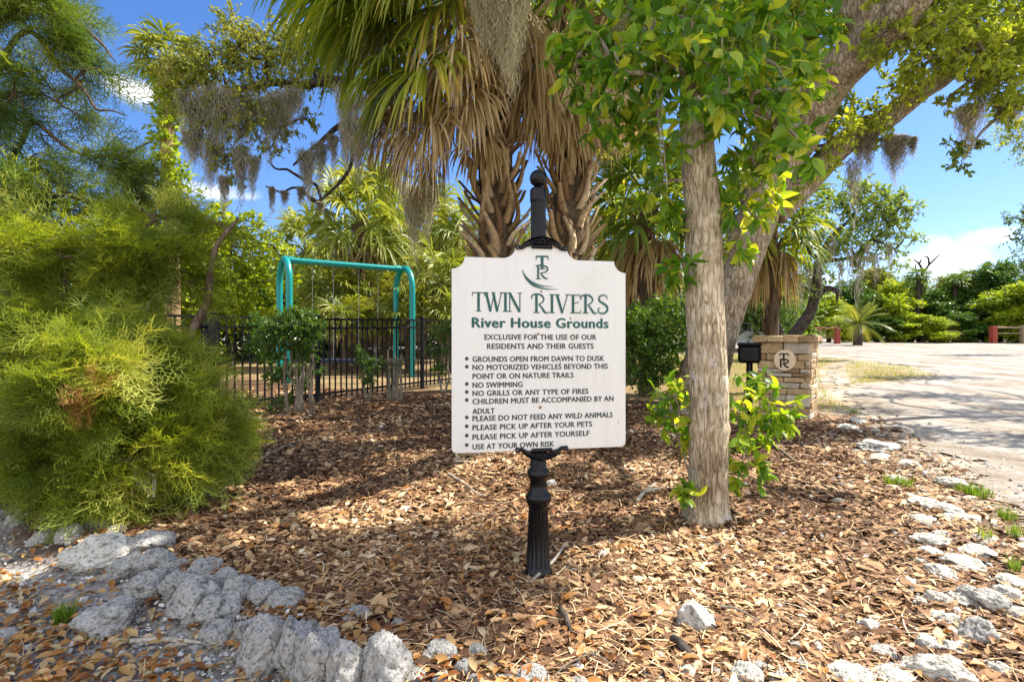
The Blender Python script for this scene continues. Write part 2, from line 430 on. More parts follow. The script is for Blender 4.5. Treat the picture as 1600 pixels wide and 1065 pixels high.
def box(mb, c, s, rz=0, bev=0.0, r=0.5, jit=0.0):
    """bevelled box (chamfer) centred at c with full size s"""
    hx, hy, hz = s[0] / 2, s[1] / 2, s[2] / 2; b = min(bev, hx * .8, hy * .8, hz * .8)
    if b <= 0:
        v = np.array([[x, y, z] for z in (-hz, hz) for y in (-hy, hy) for x in (-hx, hx)])
        f = [[0, 2, 3, 1], [4, 5, 7, 6], [0, 1, 5, 4], [2, 6, 7, 3], [0, 4, 6, 2], [1, 3, 7, 5]]
    else:
        V, idx = [], {}
        for sx in (-1, 1):
            for sy in (-1, 1):
                for sz in (-1, 1):
                    idx[(sx, sy, sz)] = len(V)
                    V += [[sx * hx, sy * (hy - b), sz * (hz - b)], [sx * (hx - b), sy * hy, sz * (hz - b)], [sx * (hx - b), sy * (hy - b), sz * hz]]
        g = lambda sx, sy, sz, k: idx[(sx, sy, sz)] + k
        f = []; tri = []
        for s1 in (-1, 1):
            o = 1 if s1 > 0 else -1
            f += [[g(s1, -1, -1, 0), g(s1, 1, -1, 0), g(s1, 1, 1, 0), g(s1, -1, 1, 0)][::o]]
            f += [[g(1, s1, -1, 1), g(-1, s1, -1, 1), g(-1, s1, 1, 1), g(1, s1, 1, 1)][::o]]
            f += [[g(-1, -1, s1, 2), g(1, -1, s1, 2), g(1, 1, s1, 2), g(-1, 1, s1, 2)][::o]]
            for s2 in (-1, 1):
                o2 = s1 * s2
                f += [[g(s1, s2, -1, 0), g(s1, s2, -1, 1), g(s1, s2, 1, 1), g(s1, s2, 1, 0)][::o2]]
                f += [[g(s1, -1, s2, 2), g(s1, -1, s2, 0), g(s1, 1, s2, 0), g(s1, 1, s2, 2)][::-o2]]
                f += [[g(-1, s1, s2, 1), g(-1, s1, s2, 2), g(1, s1, s2, 2), g(1, s1, s2, 1)][::-o2]]
                for s3 in (-1, 1):
                    tri += [[g(s1, s2, s3, 0), g(s1, s2, s3, 1), g(s1, s2, s3, 2)][::(s1 * s2 * s3)]]
        v = np.array(V)
    v = np.asarray(v, float)
    if jit: v = v + rng.normal(size=v.shape) * jit
    cs, sn = math.cos(rz), math.sin(rz)
    w = np.stack([v[:, 0] * cs - v[:, 1] * sn, v[:, 0] * sn + v[:, 1] * cs, v[:, 2]], -1) + A(c)
    mb.add(w, f, r)
    if b > 0: mb.add(w, tri, r)


def frames(axis, up):
    """matrices with columns (axis, side, normal)"""
    x = nrm(axis); y = nrm(np.cross(up, x)); z = np.cross(x, y)
    return np.stack([x, y, z], -1)


LEAF_D = (np.array([[0, 0, 0], [0.45, 0.26, 0.06], [1, 0, -0.04], [0.45, -0.26, 0.06]]), np.array([[0, 2, 1], [0, 3, 2]]))
_t = [(0, 0), (0.18, 0.17), (0.42, 0.25), (0.72, 0.17), (1, 0)]
_lv = [[0, 0, 0]]
for tt, w_ in _t[1:4]: _lv += [[tt, w_, 0.05 - 0.10 * tt * tt], [tt, 0, -0.10 * tt * tt], [tt, -w_, 0.05 - 0.10 * tt * tt]]
_lv += [[1, 0, -0.16]]
LEAF_N3 = (np.array(_lv), np.array([[0, 2, 1], [0, 3, 2], [7, 8, 10], [8, 9, 10]]))
LEAF_N4 = np.array([[1, 2, 5, 4], [2, 3, 6, 5], [4, 5, 8, 7], [5, 6, 9, 8]])


def scatter_leaf(mb, pos, Mx, sc, r, near=False):
    if near:
        n0 = mb.n; mb.scatter(LEAF_N3[0], LEAF_N3[1], pos, Mx, sc, r)
        N = len(pos); f = (LEAF_N4[None] + (np.arange(N) * 11)[:, None, None]).reshape(-1, 4) + n0
        mb.f4.append(f); mb.r4.append(np.repeat(np.broadcast_to(r, (N,)), 4))
    else: mb.scatter(LEAF_D[0], LEAF_D[1], pos, Mx, sc, r)


def sphere_pts(n):
    return nrm(rng.normal(size=(n, 3)))


def blob_leaves(mb, tw, c, rad, ntw, nlf, size, near=False, up=0.25, squash=0.75, droop=0.2, twr=0.004, rbase=0.5, rspread=0.35, wid=1.0, fill=0.85):
    """a clump: ntw twigs with nlf leaves along each"""
    c = A(c)
    u = sphere_pts(ntw); rr = rad * fill * rng.uniform(0, 1, ntw) ** 0.45
    st = c + u * rr[:, None] * np.array([1, 1, squash]) * 0.8
    di = nrm(u * 0.8 + rng.normal(size=(ntw, 3)) * 0.55 + np.array([0, 0, up]))
    L = rad * rng.uniform(0.35, 0.75, ntw)
    t = np.linspace(0.1, 1.0, nlf)[None, :] + rng.uniform(-0.04, 0.04, (ntw, nlf))
    sag = np.array([0, 0, -1.0]) * 0.35
    pos = st[:, None, :] + di[:, None, :] * (L[:, None] * t)[..., None] + sag * (L[:, None] * t * t * 0.5)[..., None]
    if tw is not None:
        en = st + di * L[:, None] + sag * (L * 0.5)[:, None]
        mi = st + di * (L * 0.5)[:, None] + sag * (L * 0.125)[:, None]
        a0 = nrm(np.cross(di, rng.normal(size=(ntw, 3)))); b0 = np.cross(di, a0)
        rows = []
        for p, w in ((st, twr), (mi, twr * 0.7), (en, twr * 0.3)):
            for ang in (0, 2.09, 4.19): rows.append(p + (a0 * math.cos(ang) + b0 * math.sin(ang)) * w)
        v = np.stack(rows, 1).reshape(-1, 3)
        tf = np.array([[k * 3 + j, k * 3 + (j + 1) % 3, k * 3 + 3 + (j + 1) % 3, k * 3 + 3 + j] for k in range(2) for j in range(3)])
        f = (tf[None] + (np.arange(ntw) * 9)[:, None, None]).reshape(-1, 4)
        tw.add(v, f, 0.5)
    N = ntw * nlf
    ax = nrm(np.repeat(di, nlf, 0) * 0.55 + rng.normal(size=(N, 3)) * 0.65 + np.array([0, 0, -droop]))
    nr = nrm(np.array([0, 0, 0.9]) + rng.normal(size=(N, 3)) * 0.6)
    cl = np.repeat(rng.normal(size=ntw) * 0.12, nlf)
    r = np.clip(rbase + cl + rng.normal(size=N) * rspread * 0.45, 0, 1)
    s = size * rng.uniform(0.65, 1.25, N)
    scatter_leaf(mb, pos.reshape(-1, 3), frames(ax, nr), np.stack([s, s * wid * rng.uniform(.7, 1.15, N), s * rng.uniform(.1, 2.8, N)], -1), r, near)


def connect(br, nodes, c, rad0, rad1, sag=0.15, n=6, jit=0.06, kk=8):
    """a curved branch from the nearest skeleton node to c; returns new nodes"""
    c = A(c); d = np.linalg.norm(nodes[:, :3] - c, axis=1) + np.maximum(0, nodes[:, 2] - c[2] - 0.4) * 0.5
    p = nodes[np.argmin(d), :3]; L = np.linalg.norm(c - p)
    mid = (p + c) / 2 + rng.normal(size=3) * L * 0.10 + np.array([0, 0, L * sag])
    m2 = (p * 0.25 + c * 0.75) + rng.normal(size=3) * L * 0.07 + np.array([0, 0, L * sag * 0.6])
    path = smooth([p, mid, m2, c], kk)
    tube(br, path, [rad0, (rad0 + rad1) / 2, rad1], n, 0.5, jit)
    return path


def wob(path, amp):
    p = np.array(path); k = len(p); ph = rng.uniform(0, 6, 6)
    s = np.linspace(0, 1, k)
    for ax_ in range(3): p[:, ax_] += amp * (np.sin(s * 7 + ph[ax_]) + 0.5 * np.sin(s * 17 + ph[ax_ + 3])) * np.sin(np.pi * np.clip(s, 0, 1))
    return p


def strands(mb, top, length, width, n, w=0.004, curl=0.02, seg=14, depth=None):
    """a hanging clump of moss: ribbons with curls"""
    top = A(top); depth = depth or width
    a = rng.uniform(0, 6.283, n); q = np.sqrt(rng.uniform(0, 1, n))
    off = np.stack([np.cos(a) * q * width / 2, np.sin(a) * q * depth / 2, rng.uniform(-0.04, 0.03, n) * length], -1)
    cl = rng.integers(0, 7, n); cL = rng.uniform(0.45, 1.0, 7)
    L = length * (1 - 0.35 * q) * cL[cl] * rng.uniform(0.35, 1.08, n)
    ca = np.linspace(-0.45, 0.45, 7)[rng.permutation(7)]; off[:, 0] = off[:, 0] * 0.35 + ca[cl] * width * 0.8
    t = np.linspace(0, 1, seg)
    ph = rng.uniform(0, 6.28, (n, 4)); fr = rng.uniform(5, 11, (n, 1))
    taper = (1 - 0.55 * t)[None]
    hf = curl * 0.45 if seg > 30 else 0.0
    X = off[:, None, 0] * taper + curl * (np.sin(fr * t[None] * 2 + ph[:, :1]) + 0.6 * np.sin(fr * 5 * t[None] + ph[:, 1:2]))
    Y = off[:, None, 1] * taper + curl * (np.cos(fr * t[None] * 2.2 + ph[:, 2:3]) + 0.6 * np.sin(fr * 4.3 * t[None] + ph[:, 3:4]))
    if hf: X = X + hf * np.sin(95 * t[None] * (0.7 + fr / 20) + ph[:, 2:3]); Y = Y + hf * np.cos(88 * t[None] * (0.7 + fr / 20) + ph[:, 1:2])
    Z = off[:, None, 2] - L[:, None] * t[None]
    P_ = np.stack([X, Y, Z], -1) + top
    an = ph[:, :1] + t[None] * 5
    sd = np.stack([np.cos(an), np.sin(an), np.zeros_like(an)], -1) * (w * (1 - 0.6 * t))[None, :, None]
    v = np.stack([P_ - sd, P_ + sd], 2).reshape(-1, 3)
    i = np.arange(seg - 1); tf = np.stack([2 * i, 2 * i + 1, 2 * i + 3, 2 * i + 2], -1)
    f = (tf[None] + (np.arange(n) * seg * 2)[:, None, None]).reshape(-1, 4)
    mb.add(v, f, np.repeat(rng.uniform(0, 1, n), seg - 1))


# ================================================================== GROUND
def ground():
    xs = np.concatenate([-np.geomspace(400, 9, 26), np.arange(-8.5, 11, 0.08), np.geomspace(11.5, 400, 26)])
    ys = np.concatenate([-np.geomspace(60, 0.4, 10), np.arange(-0.2, 15, 0.08), np.geomspace(15.5, 600, 34)])
    X, Y = np.meshgrid(xs, ys); Z = gh(X, Y) + rng.normal(size=X.shape) * 0.004
    v = np.stack([X, Y, Z], -1).reshape(-1, 3); nx = len(xs); ny = len(ys)
    i = np.arange(ny - 1)[:, None]; j = np.arange(nx - 1)[None]
    f = np.stack([i * nx + j, i * nx + j + 1, (i + 1) * nx + j + 1, (i + 1) * nx + j], -1).reshape(-1, 4)
    mb = MB(); mb.add(v, f, 0.5)
    m, nt, b = newmat('ground_soil')
    co = coords(nt); n1 = noise_node(nt, 35, 6, co, 0.7); n2 = noise_node(nt, 1.1, 5, co); n3 = noise_node(nt, 6, 5, co)
    soil = ramp(nt, n1.outputs['Fac'], [(0.3, (0.035, 0.02, 0.012)), (0.55, (0.13, 0.075, 0.04)), (0.75, (0.27, 0.17, 0.09))])
    sand = ramp(nt, n1.outputs['Fac'], [(0.3, (0.30, 0.25, 0.18)), (0.6, (0.50, 0.44, 0.35)), (0.8, (0.62, 0.57, 0.5))])
    dry = ramp(nt, n3.outputs['Fac'], [(0.35, (0.22, 0.15, 0.08)), (0.55, (0.28, 0.20, 0.10)), (0.75, (0.20, 0.20, 0.06))])
    shell = ramp(nt, n1.outputs['Fac'], [(0.35, (0.14, 0.13, 0.12)), (0.5, (0.40, 0.40, 0.39)), (0.7, (0.66, 0.66, 0.64))])
    c = mixc(nt, attr(nt, 'far'), soil, dry); c = mixc(nt, attr(nt, 'sandy'), c, sand); c = mixc(nt, attr(nt, 'shelly'), c, shell)
    nt.links.new(c, b.inputs['Base Color']); b.inputs['Roughness'].default_value = 0.95; b.inputs['Specular IOR Level'].default_value = 0.1
    bump(nt, b, n1.outputs['Fac'], 0.8, 0.02)
    o = mb.build('ground', m); o['kind'] = 'structure'
    nz = 0.25 * np.sin(2.1 * X + 1.3 * Y) + 0.2 * np.sin(3.7 * Y - 2.2 * X) + 0.12 * np.sin(9 * X + 5 * Y) + 0.1 * np.sin(11 * Y - 7 * X)
    sd = road_sd(X, Y)
    sandy = np.clip(0.5 + (sd + nz * 0.8 + 0.3) / 0.9, 0, 1)
    bx, by = -2.3, 3.1; ax, ay, bx, by = -3.1, 3.62, -0.2, 1.80; L = math.hypot(bx - ax, by - ay); nx_, ny_ = (by - ay) / L, -(bx - ax) / L
    s = (X - ax) * nx_ + (Y - ay) * ny_
    shelly = np.clip((s + nz * 0.25) / 0.25, 0, 1) * np.clip(1 - (X - 0.2) / 0.8, 0, 1) * np.clip(1.3 - (s + nz * .5) / 0.7, 0.25, 0.85)
    far = np.clip((Y + 0.45 * X - 10 + nz * 1.5) / 1.2, 0, 1)
    for nm, a in (('sandy', sandy), ('shelly', shelly), ('far', far)):
        t = o.data.attributes.new(nm, 'FLOAT', 'POINT'); t.data.foreach_set('value', a.ravel().astype(np.float32))


ROAD_L = [G(1740, 1000), G(1640, 840), G(1560, 775), G(1470, 715), G(1385, 655), G(1325, 625), G(1300, 600), G(1292, 578), G(1310, 566)]
RL = np.array([[p.x, p.y] for p in ROAD_L] + [[6.6, 11.5], [8.2, 12.6], [11, 14.5], [12.5, 17.5], [13, 22], [10, 26], [4, 28], [-2, 29.5], [-8, 30]])


def road_sd(X, Y):
    """signed distance (+ inside) to the road's left edge, right of the polyline"""
    X = np.asarray(X, float); Y = np.asarray(Y, float); best = np.full(X.shape, 1e9); sg = np.zeros(X.shape)
    for (x0, y0), (x1, y1) in zip(RL[:-1], RL[1:]):
        dx, dy = x1 - x0, y1 - y0; L2 = dx * dx + dy * dy
        t = np.clip(((X - x0) * dx + (Y - y0) * dy) / L2, 0, 1)
        d = np.hypot(X - x0 - t * dx, Y - y0 - t * dy)
        cr = (X - x0) * dy - (Y - y0) * dx
        k = d < best - 1e-9; best = np.where(k, d, best); sg = np.where(k, np.sign(cr), sg)
    return best * sg


def road():
    # rows along the left edge, columns going right/away from it
    path = smooth([(p[0], p[1], 0) for p in RL], 24)[:, :2]
    n = len(path)
    mb = MB(); m, nt, b = newmat('shell_road')
    co = coords(nt); n1 = noise_node(nt, 30, 7, co, 0.75); n2 = noise_node(nt, 0.7, 6, co, 0.6); n3 = noise_node(nt, 4, 5, co)
    c = ramp(nt, n1.outputs['Fac'], [(0.3, (0.20, 0.18, 0.16)), (0.5, (0.39, 0.365, 0.33)), (0.72, (0.54, 0.515, 0.475))])
    c = mixc(nt, 0.8, c, ramp(nt, n2.outputs['Fac'], [(0.32, (0.62, 0.52, 0.40)), (0.5, (0.95, 0.92, 0.88)), (0.7, (1.08, 1.08, 1.08))]), 'MULTIPLY')
    c = mixc(nt, 0.5, c, ramp(nt, n3.outputs['Fac'], [(0.38, (0.6, 0.52, 0.42)), (0.55, (1, 1, 1))]), 'MULTIPLY')
    wv = nt.nodes.new('ShaderNodeTexWave'); wv.inputs['Scale'].default_value = 0.22; wv.inputs['Distortion'].default_value = 5; wv.inputs['Detail'].default_value = 3; wv.inputs['Detail Scale'].default_value = 0.6; nt.links.new(coords(nt), wv.inputs['Vector'])
    c = mixc(nt, 0.5, c, ramp(nt, wv.outputs['Fac'], [(0.0, (0.62, 0.55, 0.46)), (0.35, (1, 1, 1))]), 'MULTIPLY')
    nt.links.new(c, b.inputs['Base Color']); b.inputs['Roughness'].default_value = 0.95; b.inputs['Specular IOR Level'].default_value = 0.1
    bump(nt, b, n1.outputs['Fac'], 0.7, 0.02)
    xs = np.concatenate([np.arange(2.0, 14, 0.1), np.geomspace(14.2, 200, 40)]); ys = np.concatenate([np.arange(0.3, 16, 0.1), np.geomspace(16.2, 46, 60)])
    X, Y = np.meshgrid(xs, ys)
    sd = road_sd(X, Y)
    nz = 0.12 * np.sin(3.1 * X + 2.3 * Y) + 0.10 * np.sin(5.7 * Y - 4.2 * X) + 0.08 * np.sin(13 * X + 6 * Y) + 0.06 * np.sin(17 * Y - 9 * X)
    ok = (sd + nz > 0)
    nx, ny = len(xs), len(ys)
    i = np.arange(ny - 1)[:, None]; j = np.arange(nx - 1)[None]
    f = np.stack([i * nx + j, i * nx + j + 1, (i + 1) * nx + j + 1, (i + 1) * nx + j], -1).reshape(-1, 4)
    o4 = ok.ravel()[f]; f = f[o4.sum(1) >= 3]
    mb.add(np.stack([X, Y, gh(X, Y) + np.clip((sd + nz) * 0.15, -0.02, 0.016)], -1).reshape(-1, 3), f, 0.5)
    o = mb.build('road', m); o['kind'] = 'structure'


ground(); road()


def mulch_ok(x, y):
    sd = road_sd(x, y)
    return (sd < -0.15 + rng.normal(size=np.shape(x)) * 0.22) & (y + 0.45 * x < 10.2)


def shell_s(x, y):
    ax, ay, bx, by = -3.1, 3.62, -0.2, 1.80; L = math.hypot(bx - ax, by - ay)
    return (x - ax) * (by - ay) / L - (y - ay) * (bx - ax) / L


def scatter_ground(n, dmin, dmax, amax=58):
    a = np.radians(rng.uniform(-amax, amax, n)); d = np.exp(rng.uniform(math.log(dmin), math.log(dmax), n))
    return d * np.sin(a), d * np.cos(a), d


def tilt_frames(n, tilt):
    a = rng.uniform(0, 6.283, n)
    ax = np.stack([np.cos(a), np.sin(a), rng.normal(size=n) * tilt], -1)
    up = nrm(np.stack([rng.normal(size=n) * tilt, rng.normal(size=n) * tilt, np.ones(n)], -1))
    return frames(ax, up)


def mulch():
    mb = MB()
    tv = np.array([[-0.52, -0.03, 0], [-0.42, 0.10, 0.02], [-0.06, -0.21, 0.06], [0.10, 0.19, 0.05], [0.52, -0.05, 0.0], [0.44, 0.07, -0.03]])
    tf = np.array([[0, 2, 3, 1], [2, 4, 5, 3]])
    x, y, d = scatter_ground(250000, 1.3, 12.5)
    k = mulch_ok(x, y) & ((shell_s(x, y) < 0.1) | (x > 0.9)); x, y, d = x[k], y[k], d[k]; n = len(x)
    L = np.clip(rng.lognormal(math.log(0.034), 0.5, n), 0.009, 0.095) * (0.85 + 0.05 * d)
    sc = np.stack([L, L * rng.uniform(0.5, 1.5, n), L], -1)
    z = gh(x, y) + rng.uniform(0.001, 0.020, n)
    mb.scatter(tv, tf, np.stack([x, y, z], -1), tilt_frames(n, 0.30), sc, np.clip(np.clip(rng.beta(1.6, 1.8, n) - 0.035 + 0.16 * np.sin(2.3 * x + 1.1 * y) * np.sin(1.9 * y - 1.3 * x + 1), 0, 1), 0, 1))
    o = mb.build('mulch', M['chip'], smooth=False); tag(o, 'brown bark mulch chips covering the planting bed', 'mulch', kind='stuff')
    # dry leaves
    mb = MB()
    x, y, d = scatter_ground(44000, 1.25, 9)
    s = shell_s(x, y)
    dens = np.where((s > -0.1) & (x < 0.3), np.where(s < 0.40, 0.36, 0.98), np.where(x > 0.5, 0.045, 0.08)) * np.where(d > 4, 0.45, 1)
    dens = dens * np.where((road_sd(x, y) > 0), 0.10, 1)
    k = (rng.uniform(size=len(x)) < dens) & (y + 0.45 * x < 10.2); x, y, d = x[k], y[k], d[k]; n = len(x)
    sc = rng.uniform(0.028, 0.062, n)
    tv = LEAF_N3[0] * np.array([1, 1, 1.0]) + np.array([0, 0, 0.06])
    tv[:, 2] += 0.25 * tv[:, 1] ** 2 * 4 - 0.1 * (tv[:, 0] - 0.5) ** 2
    fr = tilt_frames(n, 0.28); pos = np.stack([x, y, gh(x, y) + 0.018 + rng.uniform(0, 0.012, n)], -1)
    r = rng.beta(1.3, 1.3, n)
    n0 = mb.n; mb.scatter(tv, LEAF_N3[1], pos, fr, sc, r)
    f = (LEAF_N4[None] + (np.arange(n) * 11)[:, None, None]).reshape(-1, 4) + n0; mb.f4.append(f); mb.r4.append(np.repeat(r, 4))
    o = mb.build('leaf_litter', M['litter']); tag(o, 'fallen orange and tan oak leaves strewn over the ground', 'leaves', kind='stuff')
    # needles and fine twigs
    mb = MB(); x, y, d = scatter_ground(5000, 1.3, 7); k = mulch_ok(x, y); x, y = x[k], y[k]; n = len(x)
    tv = np.array([[-0.5, -0.012, 0], [-0.5, 0.012, 0], [0, 0.03, 0.03], [0.0, 0.054, 0.03], [0.5, -0.012, 0], [0.5, 0.012, 0]]); tf = np.array([[0, 2, 3, 1], [2, 4, 5, 3]])
    mb.scatter(tv, tf, np.stack([x, y, gh(x, y) + 0.024], -1), tilt_frames(n, 0.15), rng.uniform(0.05, 0.16, n), rng.uniform(0.6, 1, n))
    o = mb.build('dry_needles', M['chip']); tag(o, 'thin pale dry needles and twigs scattered over the mulch', 'needles', kind='stuff')
    # pebbles / broken shell
    mb = MB()
    oc = nrm(np.array([[1, 0, .2], [.3, .9, 0], [-.8, .5, .1], [-.6, -.7, 0], [.4, -.9, .1], [0, 0, .8], [0.1, 0, -.6]])) * np.array([1, .8, .6])
    of = np.array([[0, 1, 5], [1, 2, 5], [2, 3, 5], [3, 4, 5], [4, 0, 5], [1, 0, 6], [2, 1, 6], [3, 2, 6], [4, 3, 6], [0, 4, 6]])
    x, y, d = scatter_ground(52000, 1.25, 9)
    s = shell_s(x, y); nzz = np.sin(7 * x + 3 * y) * np.sin(6 * y - 4 * x)
    dens = np.where((s > 0.02) & (x < 0.5), np.clip(0.62 + 0.5 * nzz, 0.1, 0.95) * np.where(s > 0.55, 0.35, 1), 0.012)
    sd = road_sd(x, y); dens = np.where((sd > -1.0) & (x > 1), 0.10 + 0.10 * (sd > 0), dens); dens = np.where((sd > -1.7) & (sd < -0.9) & (x > 1), 0.05, dens)
    k = rng.uniform(size=len(x)) < dens; x, y, d = x[k], y[k], d[k]; n = len(x)
    sc = np.clip(rng.lognormal(math.log(0.008), 0.5, n), 0.004, 0.03) * (0.8 + 0.06 * d)
    mb.scatter(oc, of, np.stack([x, y, gh(x, y) + 0.012 + sc * 0.2], -1), tilt_frames(n, 0.5), sc, rng.uniform(0, 1, n))
    o = mb.build('gravel', M['pebble'], smooth=False); tag(o, 'small pale gravel and shell fragments', 'gravel', kind='stuff')


mulch()


# ================================================================== ROCKS
def rock_mesh(seed, mat, flat=0.8):
    import bmesh
    bm = bmesh.new(); bmesh.ops.create_icosphere(bm, subdivisions=5, radius=1)
    off = Vector((seed * 7.3, seed * 3.1, seed * 5.7)); rs = np.random.default_rng(seed)
    planes = [(Vector(p), rs.uniform(0.62, 0.95)) for p in nrm(rs.normal(size=(9, 3)))]
    for v in bm.verts:
        p = v.co.normalized(); r = 1.0
        for q, h in planes:
            d = p.dot(q)
            if d > 0.05: r = min(r, h / d)
        n1 = mnoise.fractal(p * 1.6 + off, 0.8, 2.0, 4); n2 = mnoise.noise(p * 6 + off); n3 = mnoise.noise(p * 13 - off)
        r = r * (1 + 0.16 * n1) + 0.045 * n2 + 0.035 * n3 - 0.16 * max(0, mnoise.noise(p * 4.5 - off) - 0.15) - 0.10 * max(0, 0.12 - abs(mnoise.noise(p * 2.3 + off * 2)))
        v.co = p * r
    me = bpy.data.meshes.new('rock'); bm.to_mesh(me); bm.free()
    me.polygons.foreach_set('use_smooth', np.ones(len(me.polygons), bool)); me.materials.append(mat); return me


ROCKMESH = [rock_mesh(i + 1, M['rock']) for i in range(9)]
ROCKWHITE = [rock_mesh(i + 21, M['rock_white']) for i in range(5)]
GL, GR, GF = 'limestone rocks edging the bed at lower left', 'limestone rocks edging the bed along the road', 'limestone rocks half buried along the front of the bed'
LL = 'grey weathered limestone rock in the rows edging the bed at lower left'
LF = 'pale pitted limestone rock half buried at the front edge of the mulch'
LR = 'low sunlit limestone rock in the line between mulch and road at right'
LS = 'small grey limestone rock in the shade under the cedar at far left'
rocks = []


def rock(px, py, w, h, label, group, white=False, rz=None, name='rock', tall=None):
    w, h = (w * 1.14, h * 1.12) if group in (GL, 'big upright stones at the bottom of the bed') else (w, h)
    g = G(px, py + h * 0.35); d = g.y; sx = w * d / F / 2 * 1.08
    hz = h * d / F * 0.5
    sy = sx * random.uniform(0.8, 1.15) if tall is None else sx * tall
    sz = min(hz * 0.95, sx * 1.3)
    me = random.choice(ROCKWHITE if white else ROCKMESH)
    o = bpy.data.objects.new(name, me); COL.objects.link(o)
    o.location = (g.x, g.y, g.z + sz * (0.10 if group in (GR, GF) else 0.02 if name == 'rock' and group and 'rubble' in group else 0.34))
    o.scale = (sx, sy, sz)
    o.rotation_euler = (random.uniform(-0.25, 0.25), random.uniform(-0.25, 0.25), random.uniform(0, 6.28) if rz is None else rz)
    if rz is None: o.scale = (sx, sx * random.uniform(0.9, 1.1), sz)
    tag(o, label, 'rock', group); return o


rock(165, 958, 92, 72, 'large smooth rounded pale boulder lying alone in the dry leaves at lower left', None, rz=0.25)
for a in ((36, 757, 42, 28), (58, 780, 48, 42), (135, 786, 44, 30), (5, 803, 24, 22), (24, 811, 28, 24), (77, 803, 26, 20), (72, 834, 46, 32), (113, 829, 42, 42), (156, 815, 44, 30)):
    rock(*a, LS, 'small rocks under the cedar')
rock(161, 856, 92, 52, 'broad sunlit cream rock at the left end of the rock edging', GL, True, rz=0.4)
rock(181, 825, 24, 20, 'small white stone on top of the left rock edging beside the cedar', GL, True)
rock(240, 905, 64, 50, 'mossy olive grey rock in the left rock edging', GL)
for a in ((202, 878, 48, 50), (236, 842, 60, 36), (243, 873, 50, 48), (283, 907, 50, 50), (308, 924, 70, 64), (325, 882, 50, 26), (353, 897, 34, 34), (380, 912, 50, 44), (416, 920, 46, 38), (448, 929, 46, 40), (346, 942, 56, 58), (340, 985, 46, 44), (387, 978, 44, 48), (10, 990, 30, 28), (554, 956, 40, 24), (622, 971, 18, 18), (270, 880, 36, 28), (300, 960, 30, 30)):
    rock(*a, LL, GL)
for a in ((415, 992, 66, 95), (466, 996, 70, 100), (500, 1016, 76, 105), (544, 1032, 64, 85), (602, 1024, 70, 100)):
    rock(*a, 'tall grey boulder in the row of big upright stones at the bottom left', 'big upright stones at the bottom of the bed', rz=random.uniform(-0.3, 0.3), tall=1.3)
rock(687, 1010, 56, 48, 'pointed cream rock just right of the big upright stones', GF, True, rz=0.6)
for a in ((745, 1014, 28, 34), (725, 1040, 28, 40), (740, 1062, 34, 24), (648, 1054, 40, 32), (690, 1057, 30, 30), (785, 1060, 28, 24), (832, 1053, 48, 34), (900, 1066, 40, 24)):
    rock(*a, 'small grey limestone rock at the bottom edge below the sign post', 'small rocks below the sign post')
rock(1088, 957, 56, 66, 'lone chalk white rock lying on the sunlit mulch right of the sign', None, True, rz=0.9)
for px, py, w, h, t in ((944, 862, 22, 16, 'small white stone on the mulch right of the post base, at the shadow edge'), (892, 887, 20, 16, 'small pinkish stone beside the white stick at the post base'), (861, 752, 20, 22, 'small white stone behind the middle of the sign post'), (1030, 796, 14, 8, 'small pale stone in the shade left of the slim trunk'), (1310, 780, 18, 10, 'small white stone on the mulch right of the slim trunk')):
    rock(px, py, w, h, t, None, True)
for a in ((1027, 1058, 52, 24), (1075, 1045, 36, 26), (1168, 1042, 48, 50), (1243, 1030, 34, 24), (1246, 1003, 30, 20), (1274, 1005, 28, 20), (1333, 1045, 78, 40), (1397, 1053, 66, 36), (1381, 1017, 48, 32), (1445, 997, 48, 36), (1489, 1009, 44, 32), (1493, 1033, 52, 44), (1359, 972, 36, 32), (1200, 1058, 40, 22), (1130, 1064, 40, 22), (1560, 1040, 40, 30)):
    rock(*a, LF, GF, True)
rock(1453, 1033, 100, 64, 'long flat white rock lying diagonally at the lower right', GF, True, rz=-0.6, tall=0.5)
rock(1537, 925, 70, 54, 'largest rounded grey rock of the right edging', GR, rz=-0.5)
rock(1533, 977, 60, 60, 'dark pitted rock below the largest rock of the right edging', GR)
rock(1373, 690, 56, 30, 'long ridge of grey rock lying right of the stone pillar', GR, rz=-0.9, tall=2.2)
for a in ((1325, 664, 30, 12), (1374, 711, 32, 14), (1421, 722, 30, 12), (1485, 748, 42, 24), (1445, 780, 44, 20), (1477, 790, 50, 28), (1445, 809, 38, 20), (1450, 837, 46, 28), (1453, 858, 36, 20), (1469, 832, 28, 20), (1505, 872, 58, 28), (1525, 856, 54, 28), (1477, 889, 54, 28), (1469, 929, 36, 32), (1499, 931, 36, 32), (1569, 920, 44, 28), (1473, 957, 48, 32), (1581, 905, 44, 28), (1590, 950, 40, 28), (1510, 805, 40, 18), (1545, 840, 40, 18), (1420, 905, 34, 20), (1345, 655, 30, 12), (1400, 745, 26, 10)):
    rock(*a, LR, GR, True)


rs_ = random.Random(17)
EDGE = [(1330, 662), (1385, 700), (1440, 760), (1465, 815), (1480, 870), (1500, 915), (1480, 965), (1430, 1005), (1340, 1030), (1230, 1040), (1140, 1050)]
for i in range(64):
    t = rs_.random() * (len(EDGE) - 1.001); k = int(t); a, b_ = EDGE[k], EDGE[k + 1]; u = t - k
    px, py = a[0] + (b_[0] - a[0]) * u + rs_.gauss(8, 26), a[1] + (b_[1] - a[1]) * u + rs_.gauss(0, 12); s_ = (py - 560) / 480 * rs_.uniform(14, 40) + 5
    rock(px, min(py, 1060), s_, s_ * .6, 'broken limestone rubble half buried between the bigger rocks of the right edging', 'limestone rubble along the right edge of the bed', rs_.random() < .6)
